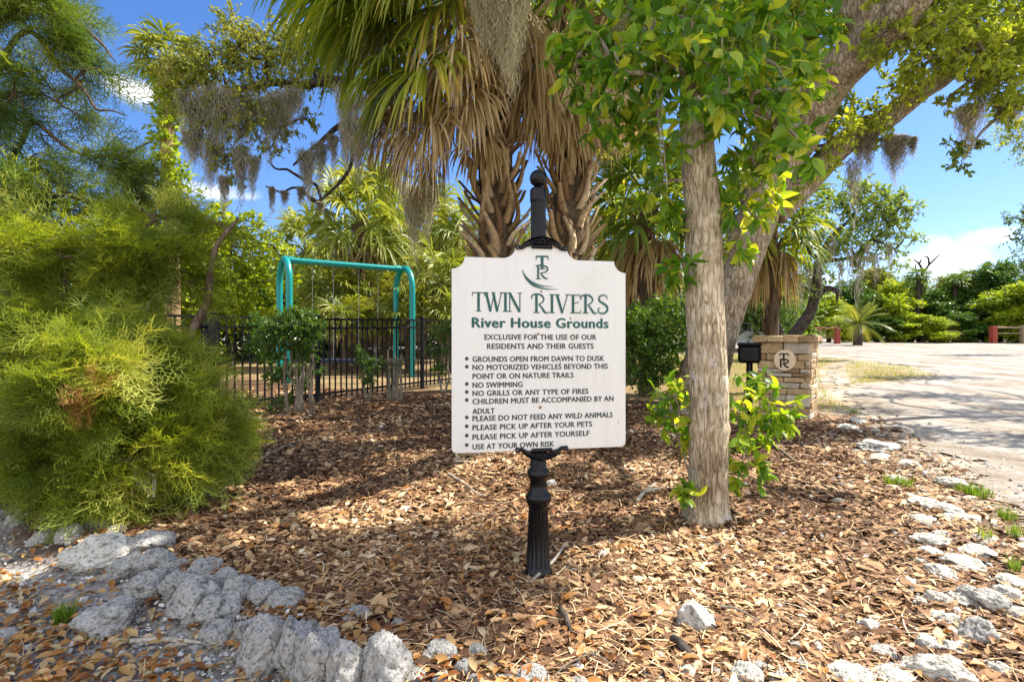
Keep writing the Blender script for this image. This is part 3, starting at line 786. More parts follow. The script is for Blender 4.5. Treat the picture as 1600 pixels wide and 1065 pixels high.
# ================================================================== SIGN
SD = 2.57; SX = (841 - CX) / F * SD; SROT = R(12)
su = np.array([math.cos(SROT), math.sin(SROT), 0]); sn_ = np.array([math.sin(SROT), -math.cos(SROT), 0])
S0 = np.array([SX, SD, 0.0]) + sn_ * 0.048            # point on the panel's front plane


def suv(px, py):
    dr = np.array([(px - CX) / F, 1, -(py - CY) / F]); o = np.array([0, 0, H])
    t = np.dot(S0 - o, sn_) / np.dot(dr, sn_); p = o + dr * t
    return np.dot(p - S0, su), p[2]


def spt(u, z, out=0.0):
    return S0 + su * u + np.array([0, 0, z]) + sn_ * out


def zz(x, y): return suv(680 + x / 3.044, 370 + y / 3.044)


def sign():
    gz = float(gh(SX, SD))
    root = thing('notice_sign', 'white rules notice board on a black fluted post', 'sign', (SX, SD, gz))
    # panel outline
    uL, _ = zz(79, 500); uR, _ = zz(906, 500); zb = zz(494, 1012)[1]
    hw = (uR - uL) / 2; uc = (uR + uL) / 2
    zc, zs, zt = zz(494, 160)[1], zz(494, 104)[1], zz(500, 47)[1]
    k = hw / 136.0
    pts = []
    def arc(cx, cz, rx, rz, a0, a1, n=10):
        for i in range(n + 1):
            a = R(a0 + (a1 - a0) * i / n); pts.append((cx + rx * math.cos(a), cz + rz * math.sin(a)))
    rb = 0.022
    arc(uc - hw + rb, zb + rb, rb, rb, 180, 270, 6); arc(uc + hw - rb, zb + rb, rb, rb, 270, 360, 6)
    # right side
    pts.append((uc + hw, zc - 0.008)); arc(uc + hw, zs, 19 * k, zs - zc, 270, 180)
    s = 60 * k; c = 40 * k
    pts.append((uc + s + .01, zs)); arc(uc + s, zt, s - c, zt - zs, 270, 180)
    arc(uc - s, zt, s - c, zt - zs, 0, -90); pts.append((uc - s - .01, zs))
    arc(uc - hw, zs, 19 * k, zs - zc, 0, -90); pts.append((uc - hw, zc - 0.008))
    # remove duplicates
    q = [pts[0]]
    for p in pts[1:]:
        if abs(p[0] - q[-1][0]) + abs(p[1] - q[-1][1]) > 1e-4: q.append(p)
    n = len(q); mb = MB(); th = 0.012
    cen = (uc, (zb + zc) / 2)
    ins = [(u + (0.002 if u < uc else -0.002), z + (0.002 if z < cen[1] else -0.002)) for u, z in q]
    v = [spt(u, z, 0) for u, z in ins] + [spt(u, z, -0.002) for u, z in q] + [spt(u, z, -th) for u, z in q]
    fr = [list(range(n)), list(range(2 * n, 3 * n))[::-1]]
    mb.addpoly(v, fr, 0.5)
    sd = [[a * n + i, a * n + n + i, a * n + n + (i + 1) % n, a * n + (i + 1) % n] for a in range(2) for i in range(n)]
    mb.addpoly(v, sd, 0.5)
    panel = mb.build('sign_panel', M['white'], root, smooth=False)
    # small stains and insect marks
    mb = MB()
    for x, y, r_ in ((505, 258, 5.5), (643, 386, 5), (489, 460, 6), (556, 483, 3), (655, 470, 3), (480, 572, 3), (594, 596, 4), (500, 808, 8), (498, 620, 2.5), (870, 878, 3), (630, 840, 2.5)):
        u, z = zz(x, y); rr = r_ / 3.044 / 346; a = np.linspace(0, 6.283, 12)[:-1]
        ring = [spt(u + rr * math.cos(t) * random.uniform(.8, 1.2), z + rr * math.sin(t) * random.uniform(.8, 1.2), 0.0011) for t in a]
        mb.add(np.array(ring + [spt(u, z, 0.0035)]), [[i, (i + 1) % 11, 11] for i in range(11)], 0.4)
    mb.build('mud_spot', M['boot'], panel)
    # text
    def line(txt, x0, x1, ytop, ybot, mat, bold=0.02, name='lettering'):
        cu = bpy.data.curves.new('lettering', 'FONT'); cu.body = txt; cu.size = 1; cu.offset = 0.0; cu.extrude = 0.0; cu.resolution_u = 3
        cu.space_character = 1.06
        t = bpy.data.objects.new('tmp', cu); COL.objects.link(t)
        dg = bpy.context.evaluated_depsgraph_get(); me = bpy.data.meshes.new_from_object(t.evaluated_get(dg))
        bpy.data.objects.remove(t); bpy.data.curves.remove(cu)
        v = np.zeros(len(me.vertices) * 3); me.vertices.foreach_get('co', v); v = v.reshape(-1, 3)
        u0, _ = zz(x0, (ytop + ybot) / 2); u1, _ = zz(x1, (ytop + ybot) / 2); zt_ = zz(495, ytop)[1]; zb_ = zz(495, ybot)[1]
        caph = 0.729
        vx = (v[:, 0] - v[:, 0].min()) / (v[:, 0].max() - v[:, 0].min())
        u = u0 + vx * (u1 - u0); z = zb_ + (v[:, 1] / caph) * (zt_ - zb_)
        e = (zt_ - zb_) * bold; mb = MB()
        pol = [list(q.vertices) for q in me.polygons]
        for kq, (du, dz) in enumerate(((-e, 0), (e, 0), (0, e * .5), (0, -e * .5))):
            mb.addpoly([spt(a + du, b_ + dz, 0.0012 + 0.00006 * kq) for a, b_ in zip(u, z)], pol, 0.5)
        bpy.data.meshes.remove(me); mb.build(name, mat, panel, smooth=False)
    G_, D_ = M['green_ink'], M['dark_ink']
    line('River House Grounds', 176, 822, 382, 430, G_, 0.06)
    line('EXCLUSIVE FOR THE USE OF OUR', 235, 765, 461, 487, D_, 0.05); line('RESIDENTS AND THEIR GUESTS', 247, 752, 504, 530, D_, 0.05)
    for t, x1, y, bl in (('GROUNDS OPEN FROM DAWN TO DUSK', 803, 577, 1), ('NO MOTORIZED VEHICLES BEYOND THIS', 820, 615, 1), ('POINT OR ON NATURE TRAILS', 657, 656, 0), ('NO SWIMMING', 415, 697, 1),
                         ('NO GRILLS OR ANY TYPE OF FIRES', 728, 735, 1), ('CHILDREN MUST BE ACCOMPANIED BY AN', 847, 773, 1), ('ADULT', 282, 818, 0), ('PLEASE DO NOT FEED ANY WILD ANIMALS', 843, 852, 1),
                         ('PLEASE PICK UP AFTER YOUR PETS', 745, 894, 1), ('PLEASE PICK UP AFTER YOURSELF', 733, 938, 1), ('USE AT YOUR OWN RISK', 565, 983, 1)):
        line(t, 178, x1, y - 13, y + 13, D_, 0.05)
        if bl:
            mb = MB(); u, z = zz(150, y + (4 if y > 800 else 0)); rr = 8.5 / 3.044 / 346; a = np.linspace(0, 6.283, 20)[:-1]
            mb.addpoly([spt(u + rr * math.cos(t_), z + rr * math.sin(t_), 0.0012) for t_ in a], [list(range(19))], 0.5)
            mb.build('bullet', D_, panel, smooth=False)
    # hand drawn letters
    lay = [0.0012]
    def stroke(mb, P_, w0, w1=None, wm=None):
        w1 = w0 if w1 is None else w1
        p = np.array(P_, float); kk = len(p); t = np.linspace(0, 1, kk)
        w = w0 + (w1 - w0) * t if wm is None else np.interp(t, [0, 0.5, 1], [w0, wm, w1])
        T = nrm(np.gradient(p, axis=0)) if kk > 2 else np.repeat(nrm((p[1] - p[0])[None]), 2, 0)
        Nn = np.stack([-T[:, 1], T[:, 0]], -1) * w[:, None] / 2
        lay[0] += 0.00004
        v = [spt(a[0], a[1], lay[0]) for a in p + Nn] + [spt(a[0], a[1], lay[0]) for a in p - Nn]
        mb.add(v, [[i, i + kk, i + kk + 1, i + 1] for i in range(kk - 1)], 0.5)
    def sm2(P_, k=8): return smooth([(a, b_, 0) for a, b_ in P_], k)[:, :2]
    S_ = 0.055
    GL_ = {
        'T': (0.78, [([(0.40, 0), (0.40, 1)], .15), ([(0.03, .965), (0.77, .965)], .06), ([(0.05, 1.0), (0.0, .76)], .07, .02), ([(0.75, 1.0), (0.80, .76)], .07, .02), ([(0.24, .02), (0.56, .02)], S_)]),
        'W': (1.12, [([(0.08, 1), (0.36, 0)], .15), ([(0.36, 0), (0.58, .96)], .055), ([(0.52, 1), (0.78, 0)], .15), ([(0.78, 0), (1.04, 1)], .055), ([(-0.02, .98), (0.24, .98)], S_), ([(0.42, .98), (0.66, .98)], S_), ([(0.93, .98), (1.15, .98)], S_)]),
        'I': (0.34, [([(0.17, 0), (0.17, 1)], .15), ([(0.02, .98), (0.32, .98)], S_), ([(0.02, .02), (0.32, .02)], S_)]),
        'N': (0.84, [([(0.10, 0), (0.10, 1)], .06), ([(0.08, 1), (0.72, 0)], .15), ([(0.74, -.03), (0.74, 1)], .06), ([(-0.03, .98), (0.18, .98)], S_), ([(-0.02, .02), (0.23, .02)], S_), ([(0.61, .98), (0.87, .98)], S_)]),
        'R': (0.92, [([(0.24, 0), (0.24, .96)], .15), (sm2([(-.02, .72), (.0, .90), (.2, .99), (.48, .95), (.64, .76), (.56, .56), (.36, .46)]), .05, .05, .11), (sm2([(.36, .47), (.52, .30), (.66, .08), (.80, .0), (.93, .06)]), .07, .03, .14), ([(0.08, .02), (0.42, .02)], S_)]),
        'V': (0.80, [([(0.10, 1), (0.40, 0)], .15), ([(0.40, 0), (0.70, 1)], .055), ([(0.0, .98), (0.26, .98)], S_), ([(0.58, .98), (0.82, .98)], S_)]),
        'E': (0.66, [([(0.20, 0), (0.20, 1)], .15), ([(0.05, .97), (0.60, .97)], .06), ([(0.22, .52), (0.52, .60)], .05), ([(0.05, .03), (0.62, .03)], .06), ([(0.58, 1.0), (0.61, .80)], .06, .02), ([(0.60, 0), (0.65, .22)], .06, .02)]),
        'S': (0.66, [(sm2([(.56, .78), (.50, .95), (.30, 1.0), (.10, .88), (.12, .68), (.34, .54), (.54, .38), (.54, .14), (.30, .0), (.08, .08), (.04, .26), (.16, .30)], 6), .04, .04, .14)]),
    }
    def word(txt, x0, x1, yt, yb):
        W_ = sum(GL_[c][0] for c in txt); u0 = zz(x0, yb)[0]; u1 = zz(x1, yb)[0]; z0 = zz(495, yb)[1]; z1 = zz(495, yt)[1]; hh = z1 - z0; kx = (u1 - u0) / W_
        mb = MB(); cx = 0.0
        for c in txt:
            for st in GL_[c][1]:
                p = [(u0 + (cx + a) * kx, z0 + b_ * hh) for a, b_ in st[0]]; w = [x * hh * 0.92 for x in st[1:]]
                stroke(mb, p, *w)
            cx += GL_[c][0]
        mb.build('lettering', G_, panel, smooth=False)
    word('TWIN', 175, 410, 266, 356); word('RIVERS', 460, 826, 270, 360)
    # monogram and swoosh
    mb = MB()
    def zs_(P_): return [zz(a, b_) for a, b_ in P_]
    px = 1 / 3.044 / 346
    stroke(mb, zs_([(508, 88), (508, 152)]), 13 * px); stroke(mb, zs_([(479, 92), (537, 92)]), 7 * px); stroke(mb, zs_([(481, 89), (479, 110)]), 6 * px, 2 * px); stroke(mb, zs_([(535, 89), (537, 110)]), 6 * px, 2 * px); stroke(mb, zs_([(494, 151), (522, 151)]), 4 * px)
    stroke(mb, zs_([(489, 138), (489, 198)]), 9 * px)
    stroke(mb, [tuple(a) for a in sm2(zs_([(478, 136), (500, 134), (526, 140), (534, 154), (524, 166), (500, 171)]))], 5 * px, 4 * px, 8 * px)
    stroke(mb, [tuple(a) for a in sm2(zs_([(500, 170), (512, 186), (524, 196), (537, 196)]))], 6 * px, 3 * px, 9 * px); stroke(mb, zs_([(478, 198), (503, 198)]), 4 * px)
    mb.build('monogram', G_, panel, smooth=False)
    mb = MB()
    stroke(mb, [tuple(a) for a in sm2(zs_([(413, 153), (428, 184), (462, 216), (510, 232), (560, 235)]))], 1 * px, 1 * px, 9 * px)
    stroke(mb, [tuple(a) for a in sm2(zs_([(413, 158), (432, 198), (470, 230), (525, 246), (583, 248)]))], 1 * px, 1 * px, 9 * px)
    mb.build('swoosh', G_, panel, smooth=False)
    # post
    zpx = lambda py: H - (py - CY) / F * SD - gz; rpx = lambda w: w / F * SD / 2
    prof = [(rpx(44), zpx(895)), (rpx(44), zpx(890)), (rpx(40), zpx(887)), (rpx(38), zpx(882), .0), (rpx(37.5), zpx(880), .10), (rpx(30), zpx(795), .12), (rpx(30), zpx(791), 0), (rpx(32), zpx(788)), (rpx(37), zpx(784)), (rpx(40), zpx(778)), (rpx(40), zpx(774)), (rpx(36), zpx(770)), (rpx(28), zpx(766)), (rpx(27), zpx(748)), (rpx(31), zpx(745)), (rpx(35), zpx(741)), (rpx(35), zpx(736)), (rpx(30), zpx(732)), (rpx(25), zpx(729), 0), (rpx(25), zpx(727), .10), (rpx(24), zpx(372), .10), (rpx(24), zpx(318), .10), (rpx(24), zpx(316), 0), (rpx(25), zpx(315), 0), (rpx(26), zpx(312)), (rpx(26), zpx(297)), (rpx(22), zpx(294)), (rpx(13), zpx(293)), (rpx(12), zpx(288)), (0.0005, zpx(287))]
    mb = MB(); lathe(mb, prof, (SX, SD, gz), 96, 16); post = mb.build('post', M['black'], root)
    mb = MB(); cz = zpx(278.5); rb_ = rpx(27)
    lathe(mb, [(0.0005, cz - rb_ * 1.0)] + [(rb_ * math.cos(R(a)), cz + rb_ * math.sin(R(a))) for a in range(-80, 90, 8)] + [(0.0005, cz + rb_)], (SX, SD, gz), 40)
    mb.build('ball_finial', M['black'], root)
    # brackets
    for sgn, yc in ((1, 381), (-1, 706)):
        mb = MB(); zc_ = H - (yc - CY) / F * SD
        def bp(du, dz, out): return spt(uc + du, zc_ + sgn * dz, out)
        k_ = SD / F
        up = [(-26, 3), (-18, 8), (18, 8), (26, 3)]; tp = sm2([(-30, -3), (-20, 4), (0, 9), (20, 4), (30, -3)], 5); bt = sm2([(-30, -9), (-18, -4), (0, -3), (18, -4), (30, -9)], 5)
        o_ = [tuple(a) for a in tp] + [tuple(a) for a in bt[::-1]]; nn = len(o_)
        vv = [bp(a * k_, b_ * k_, 0.012) for a, b_ in o_] + [bp(a * k_, b_ * k_, 0.001) for a, b_ in o_]
        mb.addpoly(vv, [list(range(nn)), list(range(nn, 2 * nn))] + [[i, (i + 1) % nn, nn + (i + 1) % nn, nn + i] for i in range(nn)], 0.5)
        for s in (-1, 1):
            arm = [bp(s * a * k_, b_ * k_, 0.0065) for a, b_ in sm2([(20, -2), (27, -6), (32, -9.5), (37, -8.5)], 5)]
            tube(mb, arm, [4 * k_, 3 * k_, 2.6 * k_], 8)
            ring = [bp(s * (38 + 2.9 * math.cos(t)) * k_, (-8.5 + 2.9 * math.sin(t)) * k_, 0.0065) for t in np.linspace(0, 6.283, 17)]
            tube(mb, ring, 1.4 * k_, 6)
            tube(mb, [bp(s * a * k_, b_ * k_, 0.013) for a, b_ in sm2([(6, 4), (14, 1.5), (24, -3)], 4)], 1.0 * k_, 6)
            tube(mb, [bp(s * a * k_, b_ * k_, 0.013) for a, b_ in sm2([(6, -1), (14, -1.5), (24, -5)], 4)], 1.0 * k_, 6)
        dm = [bp(a * k_, b_ * k_, 0.013) for a, b_ in ((0, 6), (4.5, 2), (0, -2), (-4.5, 2), (0, 6))]; tube(mb, dm, 1.1 * k_, 6)
        tube(mb, [bp(-16 * k_, -7 * k_, 0.004), bp(16 * k_, -7 * k_, 0.004)], 3.2 * k_, 8)
        # clamp back to the post
        tube(mb, [bp(0, 2 * k_, 0.002), A([SX, SD, zc_ + sgn * 2 * k_])], 10 * k_, 8)
        mb.build('bracket', M['black'], root)


sign()


# ================================================================== PILLAR
def pillar():
    th = R(-35); c0 = G(1266, 656); W_ = 0.645; D_ = 0.62
    ex = np.array([math.cos(th), math.sin(th), 0]); ey = np.array([-math.sin(th), math.cos(th), 0])
    cen = A(c0) - ex * W_ / 2 + ey * D_ / 2; gz = cen[2]
    root = thing('stone_pillar', 'square stacked stone pillar with a round plaque beside the sandy road', 'pillar', cen)
    Ht = 1.05 - (534 - CY) / F * 7.4 - gz
    core = MB(); box(core, cen + [0, 0, Ht / 2], (W_ - 0.09, D_ - 0.09, Ht), th); 
    mm, nt, b = newmat('mortar'); b.inputs['Base Color'].default_value = (0.10, 0.085, 0.07, 1); b.inputs['Roughness'].default_value = 1
    core.build('core', mm, root, smooth=False)
    mb = MB(); rs = random.Random(3)
    for ax_, off, wid, dep in ((ex, -ey, W_, D_), (ex, ey, W_, D_), (ey, ex, D_, W_), (ey, -ex, D_, W_)):
        z = 0.0; ang = math.atan2(ax_[1], ax_[0])
        while z < Ht - 0.02:
            h = rs.choice([0.055, 0.075, 0.09, 0.11, 0.14, 0.16]); h = min(h, Ht - z); x = -wid / 2
            if Ht - z - h < 0.035: h = Ht - z
            while x < wid / 2 - 0.01:
                L = rs.choice([0.10, 0.15, 0.2, 0.26, 0.32]); L = min(L, wid / 2 - x)
                if wid / 2 - x - L < 0.06: L = wid / 2 - x
                sub = [(z, h)] if h < 0.10 or rs.random() < .55 else [(z, h * .45), (z + h * .45, h * .55)]
                for z0, hh in sub:
                    pr = rs.uniform(-0.008, 0.014)
                    cc = cen + ax_ * (x + L / 2) + off * (dep / 2 - 0.035 + pr) + np.array([0, 0, z0 + hh / 2])
                    box(mb, cc, (L - 0.009, 0.09, hh - 0.008), ang + rs.uniform(-.03, .03), 0.010, rs.random(), 0.0025)
                x += L
            z += h
    mb.build('stonework', M['stone'], root, smooth=False)
    mb = MB(); zt = Ht + gz
    for i in range(4):
        for j in range(3):
            w_ = (W_ + 0.13) / 4; d_ = (D_ + 0.13) / 3
            cc = np.array([cen[0], cen[1], zt + 0.045]) + ex * (i - 1.5) * w_ + ey * (j - 1) * d_
            box(mb, cc, (w_ - 0.005 + rs.uniform(0, .01), d_ - 0.004 + rs.uniform(0, .02), 0.09 + rs.uniform(-.012, .012)), th, 0.012, rs.uniform(0.05, 0.6), 0.004)
    mb.build('cap', M['stone'], root, smooth=False)
    # plaque
    k = 7.35 / F; pc = at(1226, 562, 7.2); du = (np.dot(A(pc) - cen, ex)); t = (pc.x) / pc.y
    # intersect the front plane with the sight line to the plaque's centre
    q0 = cen - ey * (D_ / 2 + 0.036); dr = np.array([(1226 - CX) / F, 1, -(562 - CY) / F]); tt = np.dot(q0 - [0, 0, H], ey) / np.dot(dr, ey); pc = np.array([0, 0, H]) + dr * tt
    mb = MB(); n = 36; a = np.linspace(0, 2 * math.pi, n, endpoint=False)
    rx, rz = 16.3 * k, 17.2 * k
    ringf = [pc + ex * rx * .97 * math.cos(t_) + np.array([0, 0, rz * .97 * math.sin(t_)]) - ey * 0.012 for t_ in a]
    ringm = [pc + ex * rx * math.cos(t_) + np.array([0, 0, rz * math.sin(t_)]) - ey * 0.006 for t_ in a]; ringb = [p + ey * 0.05 for p in ringm]
    mb.addpoly(ringf + ringm + ringb, [list(range(n))] + [[r_ * n + i, r_ * n + (i + 1) % n, r_ * n + n + (i + 1) % n, r_ * n + n + i] for r_ in range(2) for i in range(n)], 0.5)
    plq = mb.build('plaque', M['plaque'], root, smooth=False)
    mb = MB(); ly = [0.0135]
    def st(P_, w0):
        p = np.array(P_, float); kk = len(p); T = nrm(np.gradient(p, axis=0)) if kk > 2 else np.repeat(nrm((p[1] - p[0])[None]), 2, 0)
        Nn = np.stack([-T[:, 1], T[:, 0]], -1) * w0 / 2; ly[0] += 0.0003
        f3 = lambda a: pc + ex * a[0] * k + np.array([0, 0, -a[1] * k]) - ey * ly[0]
        mb.add([f3(x) for x in p + Nn] + [f3(x) for x in p - Nn], [[i, i + kk, i + kk + 1, i + 1] for i in range(kk - 1)], 0.5)
    sm = lambda P_: smooth([(a_, b_, 0) for a_, b_ in P_], 6)[:, :2]
    st([(-1, -10.5), (-1, 2)], 2.8); st([(-7.5, -10.2), (6, -10.2)], 2.2); st([(-7.2, -10.5), (-7.6, -6.5)], 1.2); st([(5.8, -10.5), (6.2, -6.5)], 1.2); st([(-4, 1.8), (2, 1.8)], 1)
    st([(-5.5, -1), (-5.5, 11)], 2.6); st([(-7.5, 11), (-3, 11)], 1); st(sm([(-7, -1.5), (-2, -1.6), (4, -1), (5.6, 2), (3, 4.6), (-2, 5)]), 2.2); st(sm([(-2, 5), (1, 8.5), (3.5, 11), (6.5, 11)]), 2.6)
    mb.build('monogram', M['black'], plq, smooth=False)


pillar()


def black_box():
    g = G(1171, 640); d = 8.1; x = (1171 - CX) / F * d
    z0 = float(gh(x, d)); root = thing('utility_box', 'black rounded box on a stubby post between the oak and the stone pillar', 'box', (x, d, z0))
    mb = MB(); zt = H - (538 - CY) / F * d; zb = H - (566 - CY) / F * d
    box(mb, (x, d, (zt + zb) / 2), (0.30, 0.42, zt - zb), -0.4, 0.035); mb.build('housing', M['black'], root, smooth=False)
    mb = MB(); box(mb, (x, d, zt + 0.004), (0.325, 0.445, 0.05), -0.4, 0.02); mb.build('lid', M['black'], root, smooth=False)
    mb = MB(); tube(mb, [(x, d, z0 - 0.05), (x, d, zb + 0.02)], 0.045, 10); mb.build('post', M['black'], root)


black_box()


# ================================================================== FENCE, SWING
def fence():
    P0 = np.array([-4.32, 8.15]); P1 = np.array([-3.26, 9.55]); P2 = np.array([-1.83, 11.6]); P3 = np.array([-1.0, 12.75]); P4 = np.array([0.3, 14.5]); PL = np.array([-6.5, 5.6])
    root = thing('picket_fence', 'black metal picket fence with two top rails enclosing the swing set', 'fence', (P1[0], P1[1], 0.0))
    ht = 1.42
    def zt(p): return float(gh(*p)) + ht - 0.02
    for A_, B_ in ((PL, P0), (P0, P1), (P1, P2), (P2, P3), (P3, P4)):
        L = np.linalg.norm(B_ - A_); n = int(L / 0.115); mb = MB()
        ang = math.atan2(*(B_ - A_)[::-1])
        for i in range(1, n):
            p = A_ + (B_ - A_) * i / n; z0 = float(gh(*p)) + 0.07
            box(mb, (p[0], p[1], (z0 + zt(p)) / 2 - 0.02), (0.021, 0.021, zt(p) - z0), ang)
        for off in (0.0, -0.15, -ht + 0.16):
            a = np.array([A_[0], A_[1], zt(A_) + off]); b = np.array([B_[0], B_[1], zt(B_) + off]); s = np.array([-math.sin(ang), math.cos(ang), 0]) * 0.016
            u = np.array([0, 0, 0.018]); v = [a - s - u, a + s - u, a + s + u, a - s + u, b - s - u, b + s - u, b + s + u, b - s + u]
            mb.add(v, [[0, 1, 5, 4], [1, 2, 6, 5], [2, 3, 7, 6], [3, 0, 4, 7], [0, 3, 2, 1], [4, 5, 6, 7]])
        mb.build('picket_panel', M['fence'], root, smooth=False)
    for p, w in ((PL, .06), (P0, 0.13), (P1, 0.065), (P2, 0.065), (P3, .065), (P4, .065)):
        mb = MB(); z0 = float(gh(*p)); box(mb, (p[0], p[1], z0 + ht / 2), (w, w, ht + 0.04), 0.95, 0.004)
        q = mb.build('fence_post', M['fence'], root, smooth=False)
        mb = MB(); box(mb, (p[0], p[1], z0 + ht + 0.035), (w + .02, w + .02, 0.03), 0.95, 0.01); mb.build('post_cap', M['fence'], q, smooth=False)


fence()


def swing():
    dl, dr = 13.3, 14.9
    L0 = at(444, 404, dl); R0 = at(631, 419, dr); b = A(R0 - L0); b[2] = 0; bl = np.linalg.norm(b); bd = b / bl; pd = np.array([-bd[1], bd[0], 0]) * -1
    z = (L0.z + R0.z) / 2
    root = thing('swing_set', 'teal arched steel swing frame behind the black fence', 'swing set', (L0.x, L0.y, float(gh(L0.x, L0.y))))
    hw = 0.56; rad = 0.55
    for c in (A(L0), A(R0)):
        pts = []; g0 = float(gh(c[0], c[1])); zc = c[2] - rad
        pts += [c * [1, 1, 0] - pd * hw + [0, 0, g0 - 0.1], c * [1, 1, 0] - pd * hw + [0, 0, zc - 0.3]]
        for t in np.linspace(180, 0, 15): pts.append(c * [1, 1, 0] + pd * hw * math.cos(R(t)) + [0, 0, zc + rad * math.sin(R(t))])
        pts += [c * [1, 1, 0] + pd * hw + [0, 0, zc - 0.3], c * [1, 1, 0] + pd * hw + [0, 0, g0 - 0.1]]
        mb = MB(); tube(mb, pts, 0.075, 12); mb.build('arch_leg', M['teal'], root)
    mb = MB(); tube(mb, [A(L0) - [0, 0, 0.02], A(R0) - [0, 0, 0.02]], 0.068, 12)
    bm_ = mb.build('top_beam', M['teal'], root)
    for c, s_ in ((A(L0), 1), (A(R0), -1)):
        e = A(R0 - L0) / np.linalg.norm(A(R0 - L0)) * s_; mb = MB(); tube(mb, [c + e * .09 - [0, 0, .02], c + e * .24 - [0, 0, .02]], .084, 14)
        for t_ in (0, 1.57, 3.14, 4.71): tube(mb, [c + e * .165 + pd * .07 * math.cos(t_) + [0, 0, .07 * math.sin(t_) - .02], c + e * .165 + pd * .098 * math.cos(t_) + [0, 0, .098 * math.sin(t_) - .02]], .014, 6)
        mb.build('clamp', M['teal'], bm_)
    for f0 in (0.3, 0.68):
        p = A(L0) + (A(R0) - A(L0)) * f0; mb = MB(); g = float(gh(p[0], p[1]))
        s = [p - bd * 0.25 + [0, 0, g + 0.5 - p[2]], p - bd * 0.12 + [0, 0, g + 0.43 - p[2]], p + bd * 0.12 + [0, 0, g + 0.43 - p[2]], p + bd * 0.25 + [0, 0, g + 0.5 - p[2]]]
        s = smooth(s, 5); w = pd * 0.09; v = np.concatenate([s - w, s + w, s + w - [0, 0, .02], s - w - [0, 0, .02]]); n = len(s)
        f = [[k * n + i, k * n + i + 1, ((k + 1) % 4) * n + i + 1, ((k + 1) % 4) * n + i] for k in range(4) for i in range(n - 1)]
        mb.add(v, f); seat = mb.build('seat', M['navy'], root)
        for q in (s[0], s[-1]):
            mb = MB(); top = q.copy(); top[2] = p[2] - 0.08
            for i in range(36):
                a = q + (top - q) * i / 36; b_ = q + (top - q) * (i + 1.25) / 36; o_ = pd * 0.008 * (1 if i % 2 else -1)
                tube(mb, [a - o_, b_ + o_], 0.006, 4, cap=False)
            mb.build('chain', M['steel'], root)


swing()


def playground_extras():
    a = G(470, 574); mb = MB(); x0, y0 = -4.6, 12.6
    box(mb, (-3.9, 12.7, float(gh(-3.9, 12.7)) + 0.5), (1.7, 0.10, 0.10), 0.25, 0.02)
    for dx in (-0.7, 0.7):
        box(mb, (-3.9 + dx * math.cos(.25), 12.7 + dx * math.sin(.25), float(gh(-3.9, 12.7)) + 0.22), (0.08, 0.08, 0.5), .25)
    o = mb.build('balance_beam', M['navy'], loc=(-3.9, 12.7, float(gh(-3.9, 12.7))), smooth=False); tag(o, 'low dark navy rail standing behind the fence under the swing set', 'rail')
    x, y = -2.9, 13.9 + 3.5; g = float(gh(x, y)); x = -3.6
    root = thing('picnic_table', 'pale picnic table far behind the fence, between the swing legs', 'table', (x, y, g))
    mb = MB(); box(mb, (x, y, g + 0.97), (1.5, 0.7, 0.05), 0.2, 0.01); mb.build('tabletop', M['palegrey'], root, smooth=False)
    for s in (-1, 1):
        mb = MB(); box(mb, (x + s * -0.15, y + s * 0.62, g + 0.6), (1.5, 0.26, 0.05), 0.2, 0.01); mb.build('bench', M['palegrey'], root, smooth=False)
        mb = MB(); cx_, cy_ = x + s * 0.55, y + s * 0.11
        box(mb, (cx_, cy_, g + 0.46), (0.07, 0.07, 0.97), 0.2); box(mb, (cx_, cy_, g + 0.53), (0.06, 1.35, 0.06), 0.2); mb.build('leg', M['palegrey'], root, smooth=False)


playground_extras()

# ================================================================== PALMS
def fan(mb, hub, axis, Rf, nl, droop, rbase, spread=140, seg=6, w=0.034, wobble=0.1, fold=0.35, roll=0.0):
    """a costapalmate fan of nl leaflets"""
    a = nrm(A(axis)); up = np.array([0, 0, 1.0])
    s = np.cross(a, up); s = s / max(np.linalg.norm(s), 1e-3); n_ = np.cross(s, a)
    if roll: s, n_ = s * math.cos(roll) + n_ * math.sin(roll), n_ * math.cos(roll) - s * math.sin(roll)
    th = np.radians(np.linspace(-spread, spread, nl)) + rng.normal(size=nl) * 0.03
    d = np.cos(th)[:, None] * a + np.sin(th)[:, None] * s + (0.18 * np.abs(np.sin(th)))[:, None] * n_ + rng.normal(size=(nl, 3)) * wobble
    d = nrm(d); L = Rf * (0.72 + 0.28 * np.cos(th)) * rng.uniform(0.85, 1.08, nl)
    t = np.linspace(0, 1, seg + 1)
    dr = droop * rng.uniform(0.6, 1.5, nl)
    D = nrm(d[:, None, :] + np.array([0, 0, -1.0]) * (dr[:, None] * (2.2 * t[None] ** 1.8))[..., None])
    step = (L / seg)[:, None, None] * D
    P_ = hub + np.concatenate([np.zeros((nl, 1, 3)), np.cumsum(step[:, :-1], 1)], 1)
    dth = np.radians(2 * spread / nl)
    prof = np.minimum(t * Rf * dth * 0.55, w * np.interp(t, [0, 0.45, 0.75, 1], [1, 1, 0.6, 0.04]))[None, :, None]
    sd = nrm(np.cross(D, n_[None, None, :] + 0 * D)); nn = nrm(np.cross(sd, D))
    Lf = P_ + sd * prof + nn * prof * fold; Rt = P_ - sd * prof + nn * prof * fold
    v = np.stack([Lf, P_, Rt], 2).reshape(-1, 3)
    tf = np.array([[3 * i + k, 3 * i + k + 1, 3 * i + k + 4, 3 * i + k + 3] for i in range(seg) for k in range(2)])
    f = (tf[None] + (np.arange(nl) * (seg + 1) * 3)[:, None, None]).reshape(-1, 4)
    tt = np.tile(np.repeat(np.linspace(-0.12, 0.2, seg), 2), nl)
    r = np.clip(rbase + np.repeat(rng.normal(size=nl) * 0.13, 2 * seg) + tt, 0, 1)
    mb.add(v, f, r)


